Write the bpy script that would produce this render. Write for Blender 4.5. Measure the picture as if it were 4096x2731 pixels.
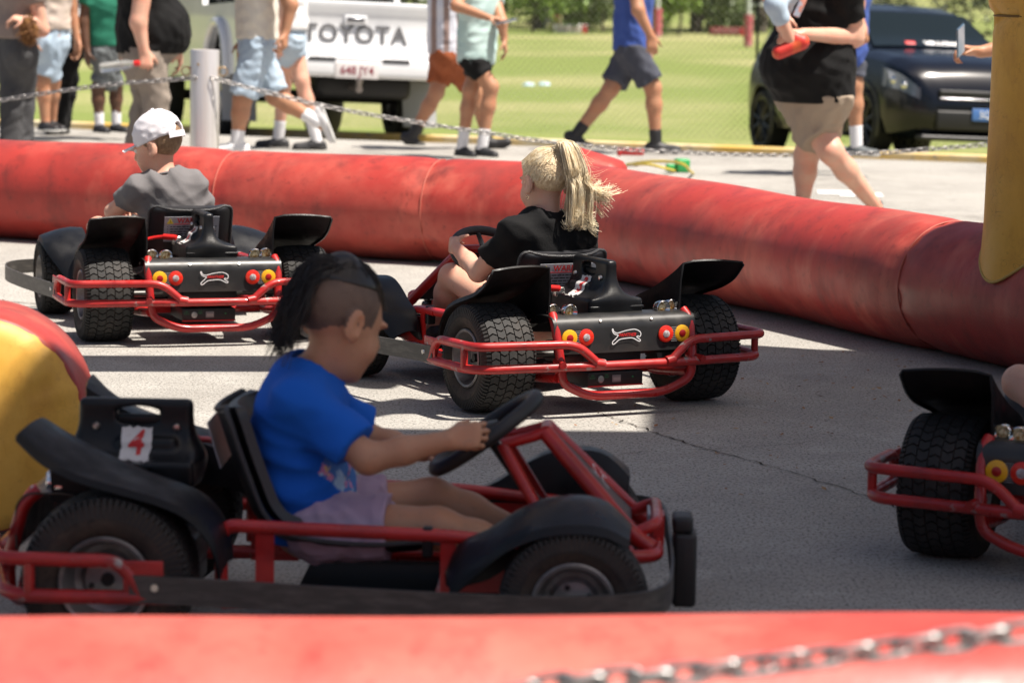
import bpy, bmesh, math, random
import numpy as np
from mathutils import Vector, Matrix
rng = np.random.default_rng(7); random.seed(7)
R = math.radians
sc = bpy.context.scene
for o in list(bpy.data.objects): bpy.data.objects.remove(o)
C = sc.collection

# ---------------------------------------------------------------- camera, sky, sun, exposure
CAM_H, PITCH, ROLL, LENS = 1.326, R(6.88), R(0.86), 108.55
cd = bpy.data.cameras.new('camera'); cam = bpy.data.objects.new('camera', cd); C.objects.link(cam)
cd.lens = LENS; cd.sensor_width = 36; cd.sensor_fit = 'HORIZONTAL'; cd.clip_start = 0.1; cd.clip_end = 600
cam.matrix_world = Matrix.Translation((0, 0, CAM_H)) @ Matrix.Rotation(math.pi/2 - PITCH, 4, 'X') @ Matrix.Rotation(ROLL, 4, 'Z')
cd.dof.use_dof = True; cd.dof.focus_distance = 9.2; cd.dof.aperture_fstop = 5.2; cd.dof.aperture_blades = 9
sc.camera = cam
SUN = Vector((0.42, -0.18, 1.0)).normalized()           # towards the sun
w = bpy.data.worlds.new('World'); sc.world = w; w.use_nodes = True
nt = w.node_tree; bg = nt.nodes['Background']
sky = nt.nodes.new('ShaderNodeTexSky'); sky.sky_type = 'NISHITA'; sky.sun_disc = False
sky.sun_elevation = math.asin(SUN.z); sky.sun_rotation = math.atan2(SUN.x, SUN.y)
sky.air_density = 1.0; sky.dust_density = 3.0; sky.ozone_density = 1.0
nt.links.new(sky.outputs[0], bg.inputs[0]); bg.inputs[1].default_value = 0.056
sl = bpy.data.lights.new('sun', 'SUN'); sun = bpy.data.objects.new('sun', sl); C.objects.link(sun)
sl.energy = 5.0; sl.angle = R(0.53); sl.color = (1.0, 0.955, 0.88)
sun.rotation_euler = (-SUN).to_track_quat('-Z', 'Y').to_euler(); sun.location = SUN*30
sc.view_settings.view_transform = 'Standard'; sc.view_settings.look = 'None'
sc.view_settings.exposure = 0.85; sc.view_settings.gamma = 1.0
sc.view_settings.use_white_balance = True; sc.view_settings.white_balance_temperature = 6750; sc.view_settings.white_balance_tint = 12
sc.render.engine = 'CYCLES'; sc.cycles.use_denoising = True
sc.cycles.max_bounces = 8; sc.cycles.transparent_max_bounces = 8

# ---------------------------------------------------------------- surveying: photo pixel + distance -> place in the yard
FPX = LENS/36*4096
def ray(u, v):
    a, b = u-2048, v-1365.5
    X = a*math.cos(ROLL)+b*math.sin(ROLL); Y = -a*math.sin(ROLL)+b*math.cos(ROLL)
    up = -Y/FPX
    return Vector((X/FPX, math.cos(PITCH)+up*math.sin(PITCH), -math.sin(PITCH)+up*math.cos(PITCH)))
DS = 4096/2352
def at(x, y, Y):
    r = ray(x*DS, y*DS); t = Y/r.y
    return Vector((0, 0, CAM_H))+r*t
def gnd(x, y, z=0.0):
    r = ray(x*DS, y*DS); t = (z-CAM_H)/r.z
    return Vector((0, 0, CAM_H))+r*t

# ---------------------------------------------------------------- objects
def tag(o, label=None, cat=None, group=None, kind=None):
    if label: o['label'] = label
    if cat: o['category'] = cat
    if group: o['group'] = group
    if kind: o['kind'] = kind
    return o
def empty(name, loc=(0, 0, 0), rz=0.0, parent=None):
    o = bpy.data.objects.new(name, None); C.objects.link(o); o.empty_display_size = .1
    o.location = loc; o.rotation_euler = (0, 0, rz)
    if parent: o.parent = parent
    return o
def link(name, me, mat, parent=None):
    if mat is not None and not me.materials:
        for m in (mat if isinstance(mat, (list, tuple)) else [mat]): me.materials.append(m)
    o = bpy.data.objects.new(name, me); C.objects.link(o)
    if parent: o.parent = parent
    return o
def copy_tree(o, parent=None):
    c = o.copy(); C.objects.link(c)
    if parent: c.parent = parent
    for ch in list(o.children): copy_tree(ch, c)
    return c

class MB:
    def __init__(s): s.v = []; s.f = []
    def add(s, v, f):
        n = len(s.v); s.v += [tuple(p) for p in v]; s.f += [tuple(i+n for i in q) for q in f]; return s
    def box(s, c, d, M=None):
        x, y, z = d[0]/2, d[1]/2, d[2]/2
        v = [Vector((a*x, b*y, e*z)) for e in (-1, 1) for b in (-1, 1) for a in (-1, 1)]
        v = [(M @ p if M else p)+Vector(c) for p in v]
        return s.add(v, [(0, 2, 3, 1), (4, 5, 7, 6), (0, 1, 5, 4), (2, 6, 7, 3), (0, 4, 6, 2), (1, 3, 7, 5)])
    def rbox(s, c, d, r, M=None, n=3):
        h = [max(d[i]/2-r, 0) for i in range(3)]; v = []; f = []
        th = [-math.pi/2+i*(math.pi/2)/n for i in range(n+1)]; th = [(t, -1) for t in th]+[(-t, 1) for t in reversed(th)]
        ph = [(q*math.pi/2+i*(math.pi/2)/n, q) for q in range(4) for i in range(n+1)]
        sx = [1, -1, -1, 1]; sy = [1, 1, -1, -1]
        for t, sz in th:
            for p, q in ph:
                v.append(Vector((math.cos(t)*math.cos(p)*r+sx[q]*h[0], math.cos(t)*math.sin(p)*r+sy[q]*h[1], math.sin(t)*r+sz*h[2])))
        m = len(ph)
        for i in range(len(th)-1):
            for j in range(m):
                k = (j+1) % m; f.append((i*m+j, i*m+k, (i+1)*m+k, (i+1)*m+j))
        f.append(tuple(reversed(range(m)))); f.append(tuple(range((len(th)-1)*m, len(th)*m)))
        return s.add([(M @ p if M else p)+Vector(c) for p in v], f)
    def tube(s, path, r, n=10, closed=False, caps=True, flat=None):
        P = [Vector(p) for p in path]; m = len(P)
        rr = r if isinstance(r, (list, tuple, np.ndarray)) else [r]*m
        T = []
        for i in range(m):
            a = P[(i-1) % m] if (closed or i > 0) else P[i]; b = P[(i+1) % m] if (closed or i < m-1) else P[i]
            T.append((b-a).normalized() if (b-a).length > 1e-9 else Vector((0, 0, 1)))
        u = T[0].orthogonal().normalized()
        if flat is not None: u = (Vector(flat)-T[0]*Vector(flat).dot(T[0])).normalized()
        v = []
        for i in range(m):
            u = u-T[i]*u.dot(T[i]); u = u.normalized() if u.length > 1e-9 else T[i].orthogonal().normalized()
            w_ = T[i].cross(u)
            for j in range(n):
                a = 2*math.pi*j/n; v.append(P[i]+(u*math.cos(a)+w_*math.sin(a))*rr[i])
        f = []
        for i in range(m if closed else m-1):
            k = (i+1) % m
            for j in range(n):
                l = (j+1) % n; f.append((i*n+j, i*n+l, k*n+l, k*n+j))
        if caps and not closed:
            f.append(tuple(reversed(range(n)))); f.append(tuple(range((m-1)*n, m*n)))
        return s.add(v, f)
    def sweep(s, prof, path, up=(0, 0, 1), closed=False, caps=True):
        P = [Vector(p) for p in path]; m = len(P); n = len(prof); v = []; up = Vector(up)
        for i in range(m):
            a = P[(i-1) % m] if (closed or i > 0) else P[i]; b = P[(i+1) % m] if (closed or i < m-1) else P[i]
            t = (b-a).normalized(); sd = t.cross(up).normalized(); u = sd.cross(t)
            for (x, y) in prof: v.append(P[i]+sd*x+u*y)
        f = []
        for i in range(m if closed else m-1):
            k = (i+1) % m
            for j in range(n):
                l = (j+1) % n; f.append((i*n+j, i*n+l, k*n+l, k*n+j))
        if caps and not closed: f.append(tuple(reversed(range(n)))); f.append(tuple(range((m-1)*n, m*n)))
        return s.add(v, f)
    def lathe(s, prof, M=None, n=32, closed=False):
        v = []; m = len(prof)
        for r, z in prof:
            for j in range(n):
                a = 2*math.pi*j/n; p = Vector((r*math.cos(a), r*math.sin(a), z)); v.append(M @ p if M else p)
        f = []
        for i in range(m if closed else m-1):
            k = (i+1) % m
            for j in range(n):
                l = (j+1) % n; f.append((i*n+j, i*n+l, k*n+l, k*n+j))
        if not closed:
            if prof[0][0] > 1e-6: f.append(tuple(reversed(range(n))))
            if prof[-1][0] > 1e-6: f.append(tuple(range((m-1)*n, m*n)))
        return s.add(v, f)
    def prism(s, poly, t, M=None):
        n = len(poly); v = [Vector((x, y, 0)) for x, y in poly]+[Vector((x, y, t)) for x, y in poly]
        f = [tuple(reversed(range(n))), tuple(range(n, 2*n))]+[(i, (i+1) % n, n+(i+1) % n, n+i) for i in range(n)]
        return s.add([M @ p if M else p for p in v], f)
    def sheet(s, G, t):
        # grid of points -> closed sheet of thickness t
        G = [[Vector(p) for p in r] for r in G]; a, b = len(G), len(G[0]); N = []
        for i in range(a):
            for j in range(b):
                du = G[min(i+1, a-1)][j]-G[max(i-1, 0)][j]; dv = G[i][min(j+1, b-1)]-G[i][max(j-1, 0)]
                N.append(du.cross(dv).normalized())
        v = [G[i][j] for i in range(a) for j in range(b)]; v += [v[k]-N[k]*t for k in range(a*b)]; o = a*b; f = []
        for i in range(a-1):
            for j in range(b-1):
                q = (i*b+j, (i+1)*b+j, (i+1)*b+j+1, i*b+j+1); f.append(q); f.append(tuple(o+k for k in reversed(q)))
        for i in range(a-1):
            f.append((i*b, o+i*b, o+(i+1)*b, (i+1)*b)); j = b-1
            f.append((i*b+j, (i+1)*b+j, o+(i+1)*b+j, o+i*b+j))
        for j in range(b-1):
            f.append((j, j+1, o+j+1, o+j)); k = (a-1)*b
            f.append((k+j, o+k+j, o+k+j+1, k+j+1))
        return s.add(v, f)
    def mesh(s, smooth=40):
        me = bpy.data.meshes.new('m'); me.from_pydata([tuple(p) for p in s.v], [], s.f); me.validate(); 
        bm = bmesh.new(); bm.from_mesh(me); bmesh.ops.recalc_face_normals(bm, faces=bm.faces); bm.to_mesh(me); bm.free()
        if smooth is not None:
            me.polygons.foreach_set('use_smooth', [True]*len(me.polygons))
            if smooth < 180: me.set_sharp_from_angle(angle=R(smooth))
        return me
    def build(s, name, mat, parent=None, smooth=40): return link(name, s.mesh(smooth), mat, parent)

def fillet(pts, rad, n=5):
    P = [Vector(p) for p in pts]; out = [P[0]]
    for i in range(1, len(P)-1):
        a, b, c = P[i-1], P[i], P[i+1]; d1 = (a-b); d2 = (c-b)
        t = min(rad, d1.length*.49, d2.length*.49); p = b+d1.normalized()*t; q = b+d2.normalized()*t
        for k in range(n+1):
            s = k/n; out.append(p*(1-s)**2+b*2*s*(1-s)+q*s*s)
    return out+[P[-1]]
def spline(pts, n=6, closed=False):
    P = [Vector(p) for p in pts]; m = len(P); out = []
    for i in range(m if closed else m-1):
        g = lambda k: P[k % m] if closed else P[max(0, min(m-1, k))]
        p0, p1, p2, p3 = g(i-1), g(i), g(i+1), g(i+2)
        for k in range(n):
            t = k/n; out.append(.5*((2*p1)+(p2-p0)*t+(2*p0-5*p1+4*p2-p3)*t*t+(3*p1-p0-3*p2+p3)*t**3))
    if not closed: out.append(P[-1])
    return out
def circle(c, r, ax, n=24, up=None):
    ax = Vector(ax).normalized(); u = ax.orthogonal().normalized() if up is None else Vector(up); v = ax.cross(u)
    return [Vector(c)+(u*math.cos(2*math.pi*i/n)+v*math.sin(2*math.pi*i/n))*r for i in range(n)]
def frame(o, x, y):
    x = Vector(x).normalized(); y = Vector(y); z = x.cross(y).normalized(); y = z.cross(x)
    return Matrix(((x.x, y.x, z.x, o[0]), (x.y, y.y, z.y, o[1]), (x.z, y.z, z.z, o[2]), (0, 0, 0, 1)))
def text_mesh(s, size, depth=0.0, M=None, shear=0.0, bold=0.0, space=1.0, align='CENTER'):
    cu = bpy.data.curves.new('t', 'FONT'); cu.body = s; cu.size = size; cu.extrude = depth; cu.shear = shear; cu.offset = bold
    cu.align_x = align; cu.align_y = 'CENTER'; cu.space_character = space; cu.resolution_u = 3
    o = bpy.data.objects.new('t', cu); C.objects.link(o)
    me = bpy.data.meshes.new_from_object(o.evaluated_get(bpy.context.evaluated_depsgraph_get()))
    bpy.data.objects.remove(o); bpy.data.curves.remove(cu); me.materials.clear()
    if M: me.transform(M)
    return me

# ---------------------------------------------------------------- materials
MATS = {}
def M(name, col, rough=.5, metal=0.0, spec=.5, var=(), bump=None, rvar=None, sss=0.0, coat=0.0, coord='Object', emit=None, trans=0.0, sheen=0.0, alpha=1.0):
    """var: (noise scale, colour, low, high, detail[, stretch]) layers mixed over the base colour"""
    if name in MATS: return MATS[name]
    m = bpy.data.materials.new(name); m.use_nodes = True; nt = m.node_tree; N = nt.nodes; L = nt.links
    b = N['Principled BSDF']; b.inputs['Roughness'].default_value = rough; b.inputs['Metallic'].default_value = metal
    b.inputs['Specular IOR Level'].default_value = spec; b.inputs['Coat Weight'].default_value = coat
    if sss: b.inputs['Subsurface Weight'].default_value = sss; b.inputs['Subsurface Radius'].default_value = (1, .35, .2); b.inputs['Subsurface Scale'].default_value = .006
    if trans: b.inputs['Transmission Weight'].default_value = trans
    if sheen: b.inputs['Sheen Weight'].default_value = sheen
    if alpha < 1: b.inputs['Alpha'].default_value = alpha
    if emit: b.inputs['Emission Color'].default_value = (*emit[0], 1); b.inputs['Emission Strength'].default_value = emit[1]
    tc = N.new('ShaderNodeTexCoord'); src = tc.outputs[coord]
    if coord == 'World':
        pass
    prev = None
    for i, L_ in enumerate(var):
        scale, c2, lo, hi, det = L_[:5]; st = L_[5] if len(L_) > 5 else None
        vec = src
        if st:
            mp = N.new('ShaderNodeMapping'); mp.inputs['Scale'].default_value = st; L.new(src, mp.inputs[0]); vec = mp.outputs[0]
        nz = N.new('ShaderNodeTexNoise'); nz.inputs['Scale'].default_value = scale; nz.inputs['Detail'].default_value = det; nz.inputs['Roughness'].default_value = .62
        L.new(vec, nz.inputs['Vector'])
        mr = N.new('ShaderNodeMapRange'); mr.inputs[1].default_value = lo; mr.inputs[2].default_value = hi; L.new(nz.outputs[0], mr.inputs[0])
        mx = N.new('ShaderNodeMix'); mx.data_type = 'RGBA'; L.new(mr.outputs[0], mx.inputs[0])
        if prev is None: mx.inputs[6].default_value = (*col, 1)
        else: L.new(prev, mx.inputs[6])
        mx.inputs[7].default_value = (*c2, 1); prev = mx.outputs[2]
    if prev is None: b.inputs['Base Color'].default_value = (*col, 1)
    else: L.new(prev, b.inputs['Base Color'])
    if rvar:
        nz = N.new('ShaderNodeTexNoise'); nz.inputs['Scale'].default_value = rvar[0]; nz.inputs['Detail'].default_value = 4; L.new(src, nz.inputs['Vector'])
        mr = N.new('ShaderNodeMapRange'); mr.inputs[1].default_value = .3; mr.inputs[2].default_value = .7; mr.inputs[3].default_value = rvar[1]; mr.inputs[4].default_value = rvar[2]
        L.new(nz.outputs[0], mr.inputs[0]); L.new(mr.outputs[0], b.inputs['Roughness'])
    if bump:
        nz = N.new('ShaderNodeTexNoise'); nz.inputs['Scale'].default_value = bump[0]; nz.inputs['Detail'].default_value = bump[2] if len(bump) > 2 else 4; L.new(src, nz.inputs['Vector'])
        bp = N.new('ShaderNodeBump'); bp.inputs['Strength'].default_value = bump[1]; bp.inputs['Distance'].default_value = .01; L.new(nz.outputs[0], bp.inputs['Height']); L.new(bp.outputs[0], b.inputs['Normal'])
    MATS[name] = m; return m

# ---------------------------------------------------------------- implicit bodies (round cones blended, polygonised by surface nets)
class Field:
    def __init__(s, lo, hi, h):
        s.h = h; s.o = np.array(lo, np.float32); s.n = np.maximum(np.ceil((np.array(hi)-np.array(lo))/h).astype(int)+1, 4)
        s.F = np.full(s.n, 9.0, np.float32); s.ax = [s.o[i]+h*np.arange(s.n[i], dtype=np.float32) for i in range(3)]
    def sub(s, lo, hi):
        i0 = np.clip(np.floor((np.array(lo)-s.o)/s.h).astype(int), 0, s.n-1); i1 = np.clip(np.ceil((np.array(hi)-s.o)/s.h).astype(int)+1, 1, s.n)
        if np.any(i1 <= i0): return None, None
        sl = tuple(slice(a, b) for a, b in zip(i0, i1)); return sl, np.meshgrid(*[s.ax[i][sl[i]] for i in range(3)], indexing='ij')
    def put(s, sl, d, k, op):
        f = s.F[sl]
        if op == 'add':
            if k > 0: hh = np.clip(.5+.5*(f-d)/k, 0, 1); s.F[sl] = f*(1-hh)+d*hh-k*hh*(1-hh)
            else: s.F[sl] = np.minimum(f, d)
        else:
            d = -d
            if k > 0: hh = np.clip(.5-.5*(f-d)/k, 0, 1); s.F[sl] = f*(1-hh)+d*hh+k*hh*(1-hh)
            else: s.F[sl] = np.maximum(f, d)
    def cone(s, a, b, ra, rb, k=.02, op='add', flat=None, fs=1.0, fe=False):
        a = np.array(a, np.float32); b = np.array(b, np.float32); m = max(ra, rb)*(1.15 if fe else 1)+k+4*s.h
        sl, g = s.sub(np.minimum(a, b)-m, np.maximum(a, b)+m)
        if sl is None: return
        p = [g[i]-a[i] for i in range(3)]; d = b-a
        if flat is not None:
            q = sum(p[i]*flat[i] for i in range(3))*(fs-1); p = [p[i]+q*flat[i] for i in range(3)]
            dq = float(sum(d[i]*flat[i] for i in range(3)))*(fs-1); d = d+np.array(flat, np.float32)*dq
        L = float(d @ d)+1e-9; tt = sum(p[i]*d[i] for i in range(3))/L; t = np.clip(tt, 0, 1.3 if fe else 1)
        D = np.sqrt(sum((p[i]-t*d[i])**2 for i in range(3)))-(ra+(rb-ra)*t)
        if fe: D = np.maximum(D, (tt-1)*L**.5)
        if flat is not None: D = D/max(fs, 1)**.5
        s.put(sl, D, k, op)
    def ell(s, c, r, Rm=None, k=.02, op='add'):
        r = np.array(r, np.float32); m = float(r.max())+k+4*s.h; c = np.array(c, np.float32)
        sl, g = s.sub(c-m, c+m)
        if sl is None: return
        p = [g[i]-c[i] for i in range(3)]
        if Rm is not None: p = [sum(p[j]*float(Rm[j][i]) for j in range(3)) for i in range(3)]
        k0 = np.sqrt(sum((p[i]/r[i])**2 for i in range(3)))+1e-6; k1 = np.sqrt(sum((p[i]/r[i]**2)**2 for i in range(3)))+1e-6
        s.put(sl, k0*(k0-1)/k1, k, op)
    def cut(s, o, n, k=.004):
        # keep the side the normal points away from
        g = np.meshgrid(*s.ax, indexing='ij'); n = np.array(n, float); n /= np.linalg.norm(n)
        d = sum((g[i]-o[i])*n[i] for i in range(3)).astype(np.float32); s.put((slice(None),)*3, -d, k, 'sub')
    def disp(s, fn, amp):
        g = np.meshgrid(*s.ax, indexing='ij'); msk = np.abs(s.F) < .05
        s.F[msk] += (amp*fn(g[0][msk], g[1][msk], g[2][msk])).astype(np.float32)
    def mesh(s, smooth=2):
        F = s.F; sg = F < 0; nx, ny, nz = s.n
        cnt = np.zeros((nx-1, ny-1, nz-1), np.int8)
        cs = [(i, j, k) for i in (0, 1) for j in (0, 1) for k in (0, 1)]
        for i, j, k in cs: cnt += sg[i:nx-1+i, j:ny-1+j, k:nz-1+k]
        I = np.argwhere((cnt > 0) & (cnt < 8)); idx = np.full(cnt.shape, -1, np.int64); idx[tuple(I.T)] = np.arange(len(I))
        acc = np.zeros((len(I), 3)); num = np.zeros(len(I))
        for a in cs:
            for ax in range(3):
                if a[ax]: continue
                b = list(a); b[ax] = 1
                fa = F[I[:, 0]+a[0], I[:, 1]+a[1], I[:, 2]+a[2]]; fb = F[I[:, 0]+b[0], I[:, 1]+b[1], I[:, 2]+b[2]]
                m = (fa < 0) != (fb < 0); t = np.where(m, fa/np.where(m, fa-fb, 1), 0)
                p = np.array(a, float)[None, :].repeat(len(I), 0); p[:, ax] += t
                acc[m] += p[m]; num[m] += 1
        V = (I+acc/np.maximum(num, 1)[:, None])*s.h+s.o
        Q = []
        for ax in range(3):
            o1, o2 = [(1, 2), (2, 0), (0, 1)][ax]
            A = [slice(1, None)]*3; A[ax] = slice(None); s0 = list(A); s0[ax] = slice(0, -1); s1 = list(A); s1[ax] = slice(1, None)
            m = sg[tuple(s0)] != sg[tuple(s1)]; fl = sg[tuple(s0)][m]
            E = np.argwhere(m); off = np.ones(3, int); off[ax] = 0; E = E+off
            e1 = np.zeros(3, int); e1[o1] = 1; e2 = np.zeros(3, int); e2[o2] = 1
            lim = np.array(cnt.shape); ok = np.all(E < lim, 1); E = E[ok]; fl = fl[ok]
            q = np.stack([idx[tuple((E-e1-e2).T)], idx[tuple((E-e2).T)], idx[tuple(E.T)], idx[tuple((E-e1).T)]], 1)
            q[~fl] = q[~fl][:, ::-1]; Q.append(q[(q >= 0).all(1)])
        Q = np.concatenate(Q)
        for _ in range(smooth):
            S = np.zeros_like(V); c = np.zeros(len(V))
            for a in range(4):
                b = (a+1) % 4
                np.add.at(S, Q[:, a], V[Q[:, b]]); np.add.at(c, Q[:, a], 1); np.add.at(S, Q[:, b], V[Q[:, a]]); np.add.at(c, Q[:, b], 1)
            V = V*.5+.5*S/np.maximum(c, 1)[:, None]
        me = bpy.data.meshes.new('b'); me.vertices.add(len(V)); me.vertices.foreach_set('co', V.astype(np.float32).ravel())
        me.loops.add(len(Q)*4); me.loops.foreach_set('vertex_index', Q.ravel().astype(np.int32))
        me.polygons.add(len(Q)); me.polygons.foreach_set('loop_start', np.arange(len(Q), dtype=np.int32)*4); me.polygons.foreach_set('loop_total', np.full(len(Q), 4, np.int32))
        me.update(); me.validate(); me.polygons.foreach_set('use_smooth', [True]*len(me.polygons)); return me
def folds(seed, wl=.07, dirn=None):
    g = np.random.default_rng(seed); K = g.normal(size=(5, 3)); K /= np.linalg.norm(K, axis=1)[:, None]
    if dirn is not None: K = K*.45+np.array(dirn)*np.sign(K @ np.array(dirn))[:, None]
    K *= (2*math.pi/wl)*g.uniform(.6, 1.5, (5, 1)); ph = g.uniform(0, 6.28, 5); Wp = g.normal(size=(5, 3))*(2*math.pi/(wl*2.5))
    def fn(x, y, z):
        o = 0
        for i in range(5): o = o+np.abs(np.sin(K[i, 0]*x+K[i, 1]*y+K[i, 2]*z+ph[i]+1.4*np.sin(Wp[i, 0]*x+Wp[i, 1]*y+Wp[i, 2]*z)))
        return o/5*2-1.27
    return fn
# ================================================================ SETTING
def ground_mat():
    m = bpy.data.materials.new('worn_asphalt'); m.use_nodes = True; nt = m.node_tree; N = nt.nodes; L = nt.links; b = N['Principled BSDF']
    b.inputs['Roughness'].default_value = .9; b.inputs['Specular IOR Level'].default_value = .25
    tc = N.new('ShaderNodeTexCoord').outputs['Object']
    def noise(s, d, r=.6, st=None):
        v = tc
        if st: mp = N.new('ShaderNodeMapping'); mp.inputs['Scale'].default_value = st; L.new(tc, mp.inputs[0]); v = mp.outputs[0]
        n = N.new('ShaderNodeTexNoise'); n.inputs['Scale'].default_value = s; n.inputs['Detail'].default_value = d; n.inputs['Roughness'].default_value = r; L.new(v, n.inputs['Vector']); return n.outputs[0]
    def rng_(x, a, b_, c=0, d=1): r = N.new('ShaderNodeMapRange'); r.inputs[1].default_value = a; r.inputs[2].default_value = b_; r.inputs[3].default_value = c; r.inputs[4].default_value = d; L.new(x, r.inputs[0]); return r.outputs[0]
    def mix(f, a, c, mode='MIX'):
        x = N.new('ShaderNodeMix'); x.data_type = 'RGBA'; x.blend_type = mode; L.new(f, x.inputs[0])
        for i, q in ((6, a), (7, c)):
            if isinstance(q, tuple): x.inputs[i].default_value = (*q, 1)
            else: L.new(q, x.inputs[i])
        return x.outputs[2]
    base = mix(rng_(noise(.8, 6), .35, .65), (.29, .276, .252), (.405, .388, .355))
    base = mix(rng_(noise(5, 8, .7), .5, .7), base, (.43, .415, .38))
    base = mix(rng_(noise(2.2, 8, .65, (1, .5, 1)), .58, .72, 0, .6), base, (.15, .14, .125))
    base = mix(rng_(noise(115, 4, .8, (1, .55, 1)), .50, .63), base, (.10, .095, .085))        # dark grit between the stones
    base = mix(rng_(noise(190, 2, .7), .58, .70), base, (.48, .46, .42))        # pale stones
    L.new(base, b.inputs['Base Color'])
    bp = N.new('ShaderNodeBump'); bp.inputs['Strength'].default_value = .7; bp.inputs['Distance'].default_value = .006; L.new(noise(110, 4, .7), bp.inputs['Height']); L.new(bp.outputs[0], b.inputs['Normal'])
    return m
KE = Vector((.9303, -.3667, 0)); KN = Vector((.3667, .9303, 0)); K0 = Vector((0, 23.15, 0))
def kb(a, b, z=0.0): p = K0+KE*a+KN*b; p.z = z; return p
SLOPE = .0577; BK_ = 2.75
def vz(b): return -SLOPE*min(max(b, 0), 9.6)
def verge(x, y): b = (Vector((x, y, 0))-K0).dot(KN); return vz(b)
g = MB()
g.add([kb(-120, -60), kb(120, -60), kb(120, 0), kb(-120, 0), kb(120, BK_-.05, vz(BK_-.05)), kb(-120, BK_-.05, vz(BK_-.05))], [(0, 1, 2, 3), (3, 2, 4, 5)])
tag(g.build('ground', ground_mat(), None, None), kind='structure')
GRASS = M('mown_grass', (.175, .215, .065), .95, 0, .1, var=((.35, (.19, .225, .068), .4, .65, 4), (.09, (.36, .325, .17), .47, .62, 5), (9, (.16, .20, .055), .45, .7, 6), (45, (.10, .16, .03), .5, .75, 4)), bump=(30, .6))
VERGE = M('dry_verge_grass', (.24, .23, .10), .95, 0, .1, var=((.5, (.33, .29, .16), .4, .65, 5), (8, (.15, .19, .06), .5, .7, 6), (50, (.16, .16, .06), .5, .75, 4)), bump=(40, .7))
g = MB(); bs = [BK_-.06, 4, 5.5, 7, 8, 9.0, 9.6]; as_ = [-120, -30, -15, 0, 15, 30, 120]
g.add([kb(a, b, vz(b)) for b in bs for a in as_], [(i*7+j, i*7+j+1, (i+1)*7+j+1, (i+1)*7+j) for i in range(len(bs)-1) for j in range(6)])
tag(g.build('verge', VERGE, None, None), kind='structure')
zf = vz(20)
g = MB(); g.add([kb(-300, 9.6, zf), kb(300, 9.6, zf), kb(500, 500, zf), kb(-500, 500, zf)], [(0, 1, 2, 3)])
tag(g.build('playing_field', GRASS, None, None), kind='structure')
g = MB(); g.sweep([(-.08, -.08), (.08, -.08), (.08, .055), (.07, .065), (-.07, .065), (-.08, .055)], [kb(a, BK_, vz(BK_)) for a in np.linspace(-60, 60, 61)])
tag(g.build('kerb', M('kerb_yellow_paint', (.62, .40, .10), .8, 0, .2, var=((1.3, (.62, .54, .36), .4, .6, 8), (14, (.30, .27, .22), .58, .7, 6)))), kind='structure')
g = MB()
for (x, y) in ((1975, 448), (1925, 443)):
    p = gnd(x, y, .004); g.add([p+Vector((-.13, -.12, 0)), p+Vector((.13, -.12, 0)), p+Vector((.15, .2, 0)), p+Vector((-.11, .2, 0))], [(0, 1, 2, 3)])
tag(g.build('road_marking', M('road_paint_white', (.72, .71, .68), .8, var=((12, (.4, .39, .36), .55, .7, 6),)), None, None), kind='structure')
# cracks in the asphalt
def crack(pts, wd, seed):
    r_ = np.random.default_rng(seed); P = spline([Vector(p) for p in pts], 14); g = MB(); v = []
    for i, p in enumerate(P):
        t = (P[min(i+1, len(P)-1)]-P[max(i-1, 0)]).normalized(); n = Vector((-t.y, t.x, 0)); c = p+n*r_.normal(0, .006); w_ = wd*r_.uniform(.3, 1.4)
        v += [c+n*w_+Vector((0, 0, .003)), c-n*w_+Vector((0, 0, .003))]
    g.add(v, [(2*i, 2*i+1, 2*i+3, 2*i+2) for i in range(len(P)-1)]); return g
CRK = M('crack_dirt', (.035, .03, .026), .95, 0, .1, var=((30, (.12, .08, .05), .5, .65, 4),))
tag(crack([gnd(1365, 945), gnd(1450, 975), gnd(1600, 1025), gnd(1800, 1080), gnd(1995, 1142), gnd(2150, 1200)], .0026, 1).build('ground_crack', CRK, None, None), kind='structure')
tag(crack([gnd(1080, 1070), gnd(1250, 1060), gnd(1480, 1040), gnd(1680, 1030), gnd(1900, 1015)], .0014, 2).build('ground_crack', CRK, None, None), kind='structure')
tag(crack([gnd(0, 690), gnd(120, 700), gnd(300, 690)], .004, 3).build('ground_crack', CRK, None, None), kind='structure')
# leaf litter
g = MB(); r_ = np.random.default_rng(5)
for i in range(150):
    p = gnd(r_.uniform(1280, 2250), r_.uniform(790, 1150)**1.0) if i < 80 else gnd(r_.uniform(1700, 2100), r_.uniform(800, 1010))
    s = r_.uniform(.004, .012); a = r_.uniform(0, 6.28); u = Vector((math.cos(a), math.sin(a), r_.uniform(-.3, .3)))*s; v = Vector((-math.sin(a), math.cos(a), r_.uniform(-.4, .4)))*s*.5
    c = p+Vector((0, 0, .007)); g.add([c-u, c+v, c+u, c-v], [(0, 1, 2, 3)])
tag(g.build('leaf_litter', M('dry_leaf', (.22, .09, .035), .8, var=((8, (.34, .22, .1), .45, .6, 2),)), None, None), 'small dry orange leaves scattered over the shaded asphalt', 'leaves', kind='stuff')

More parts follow.
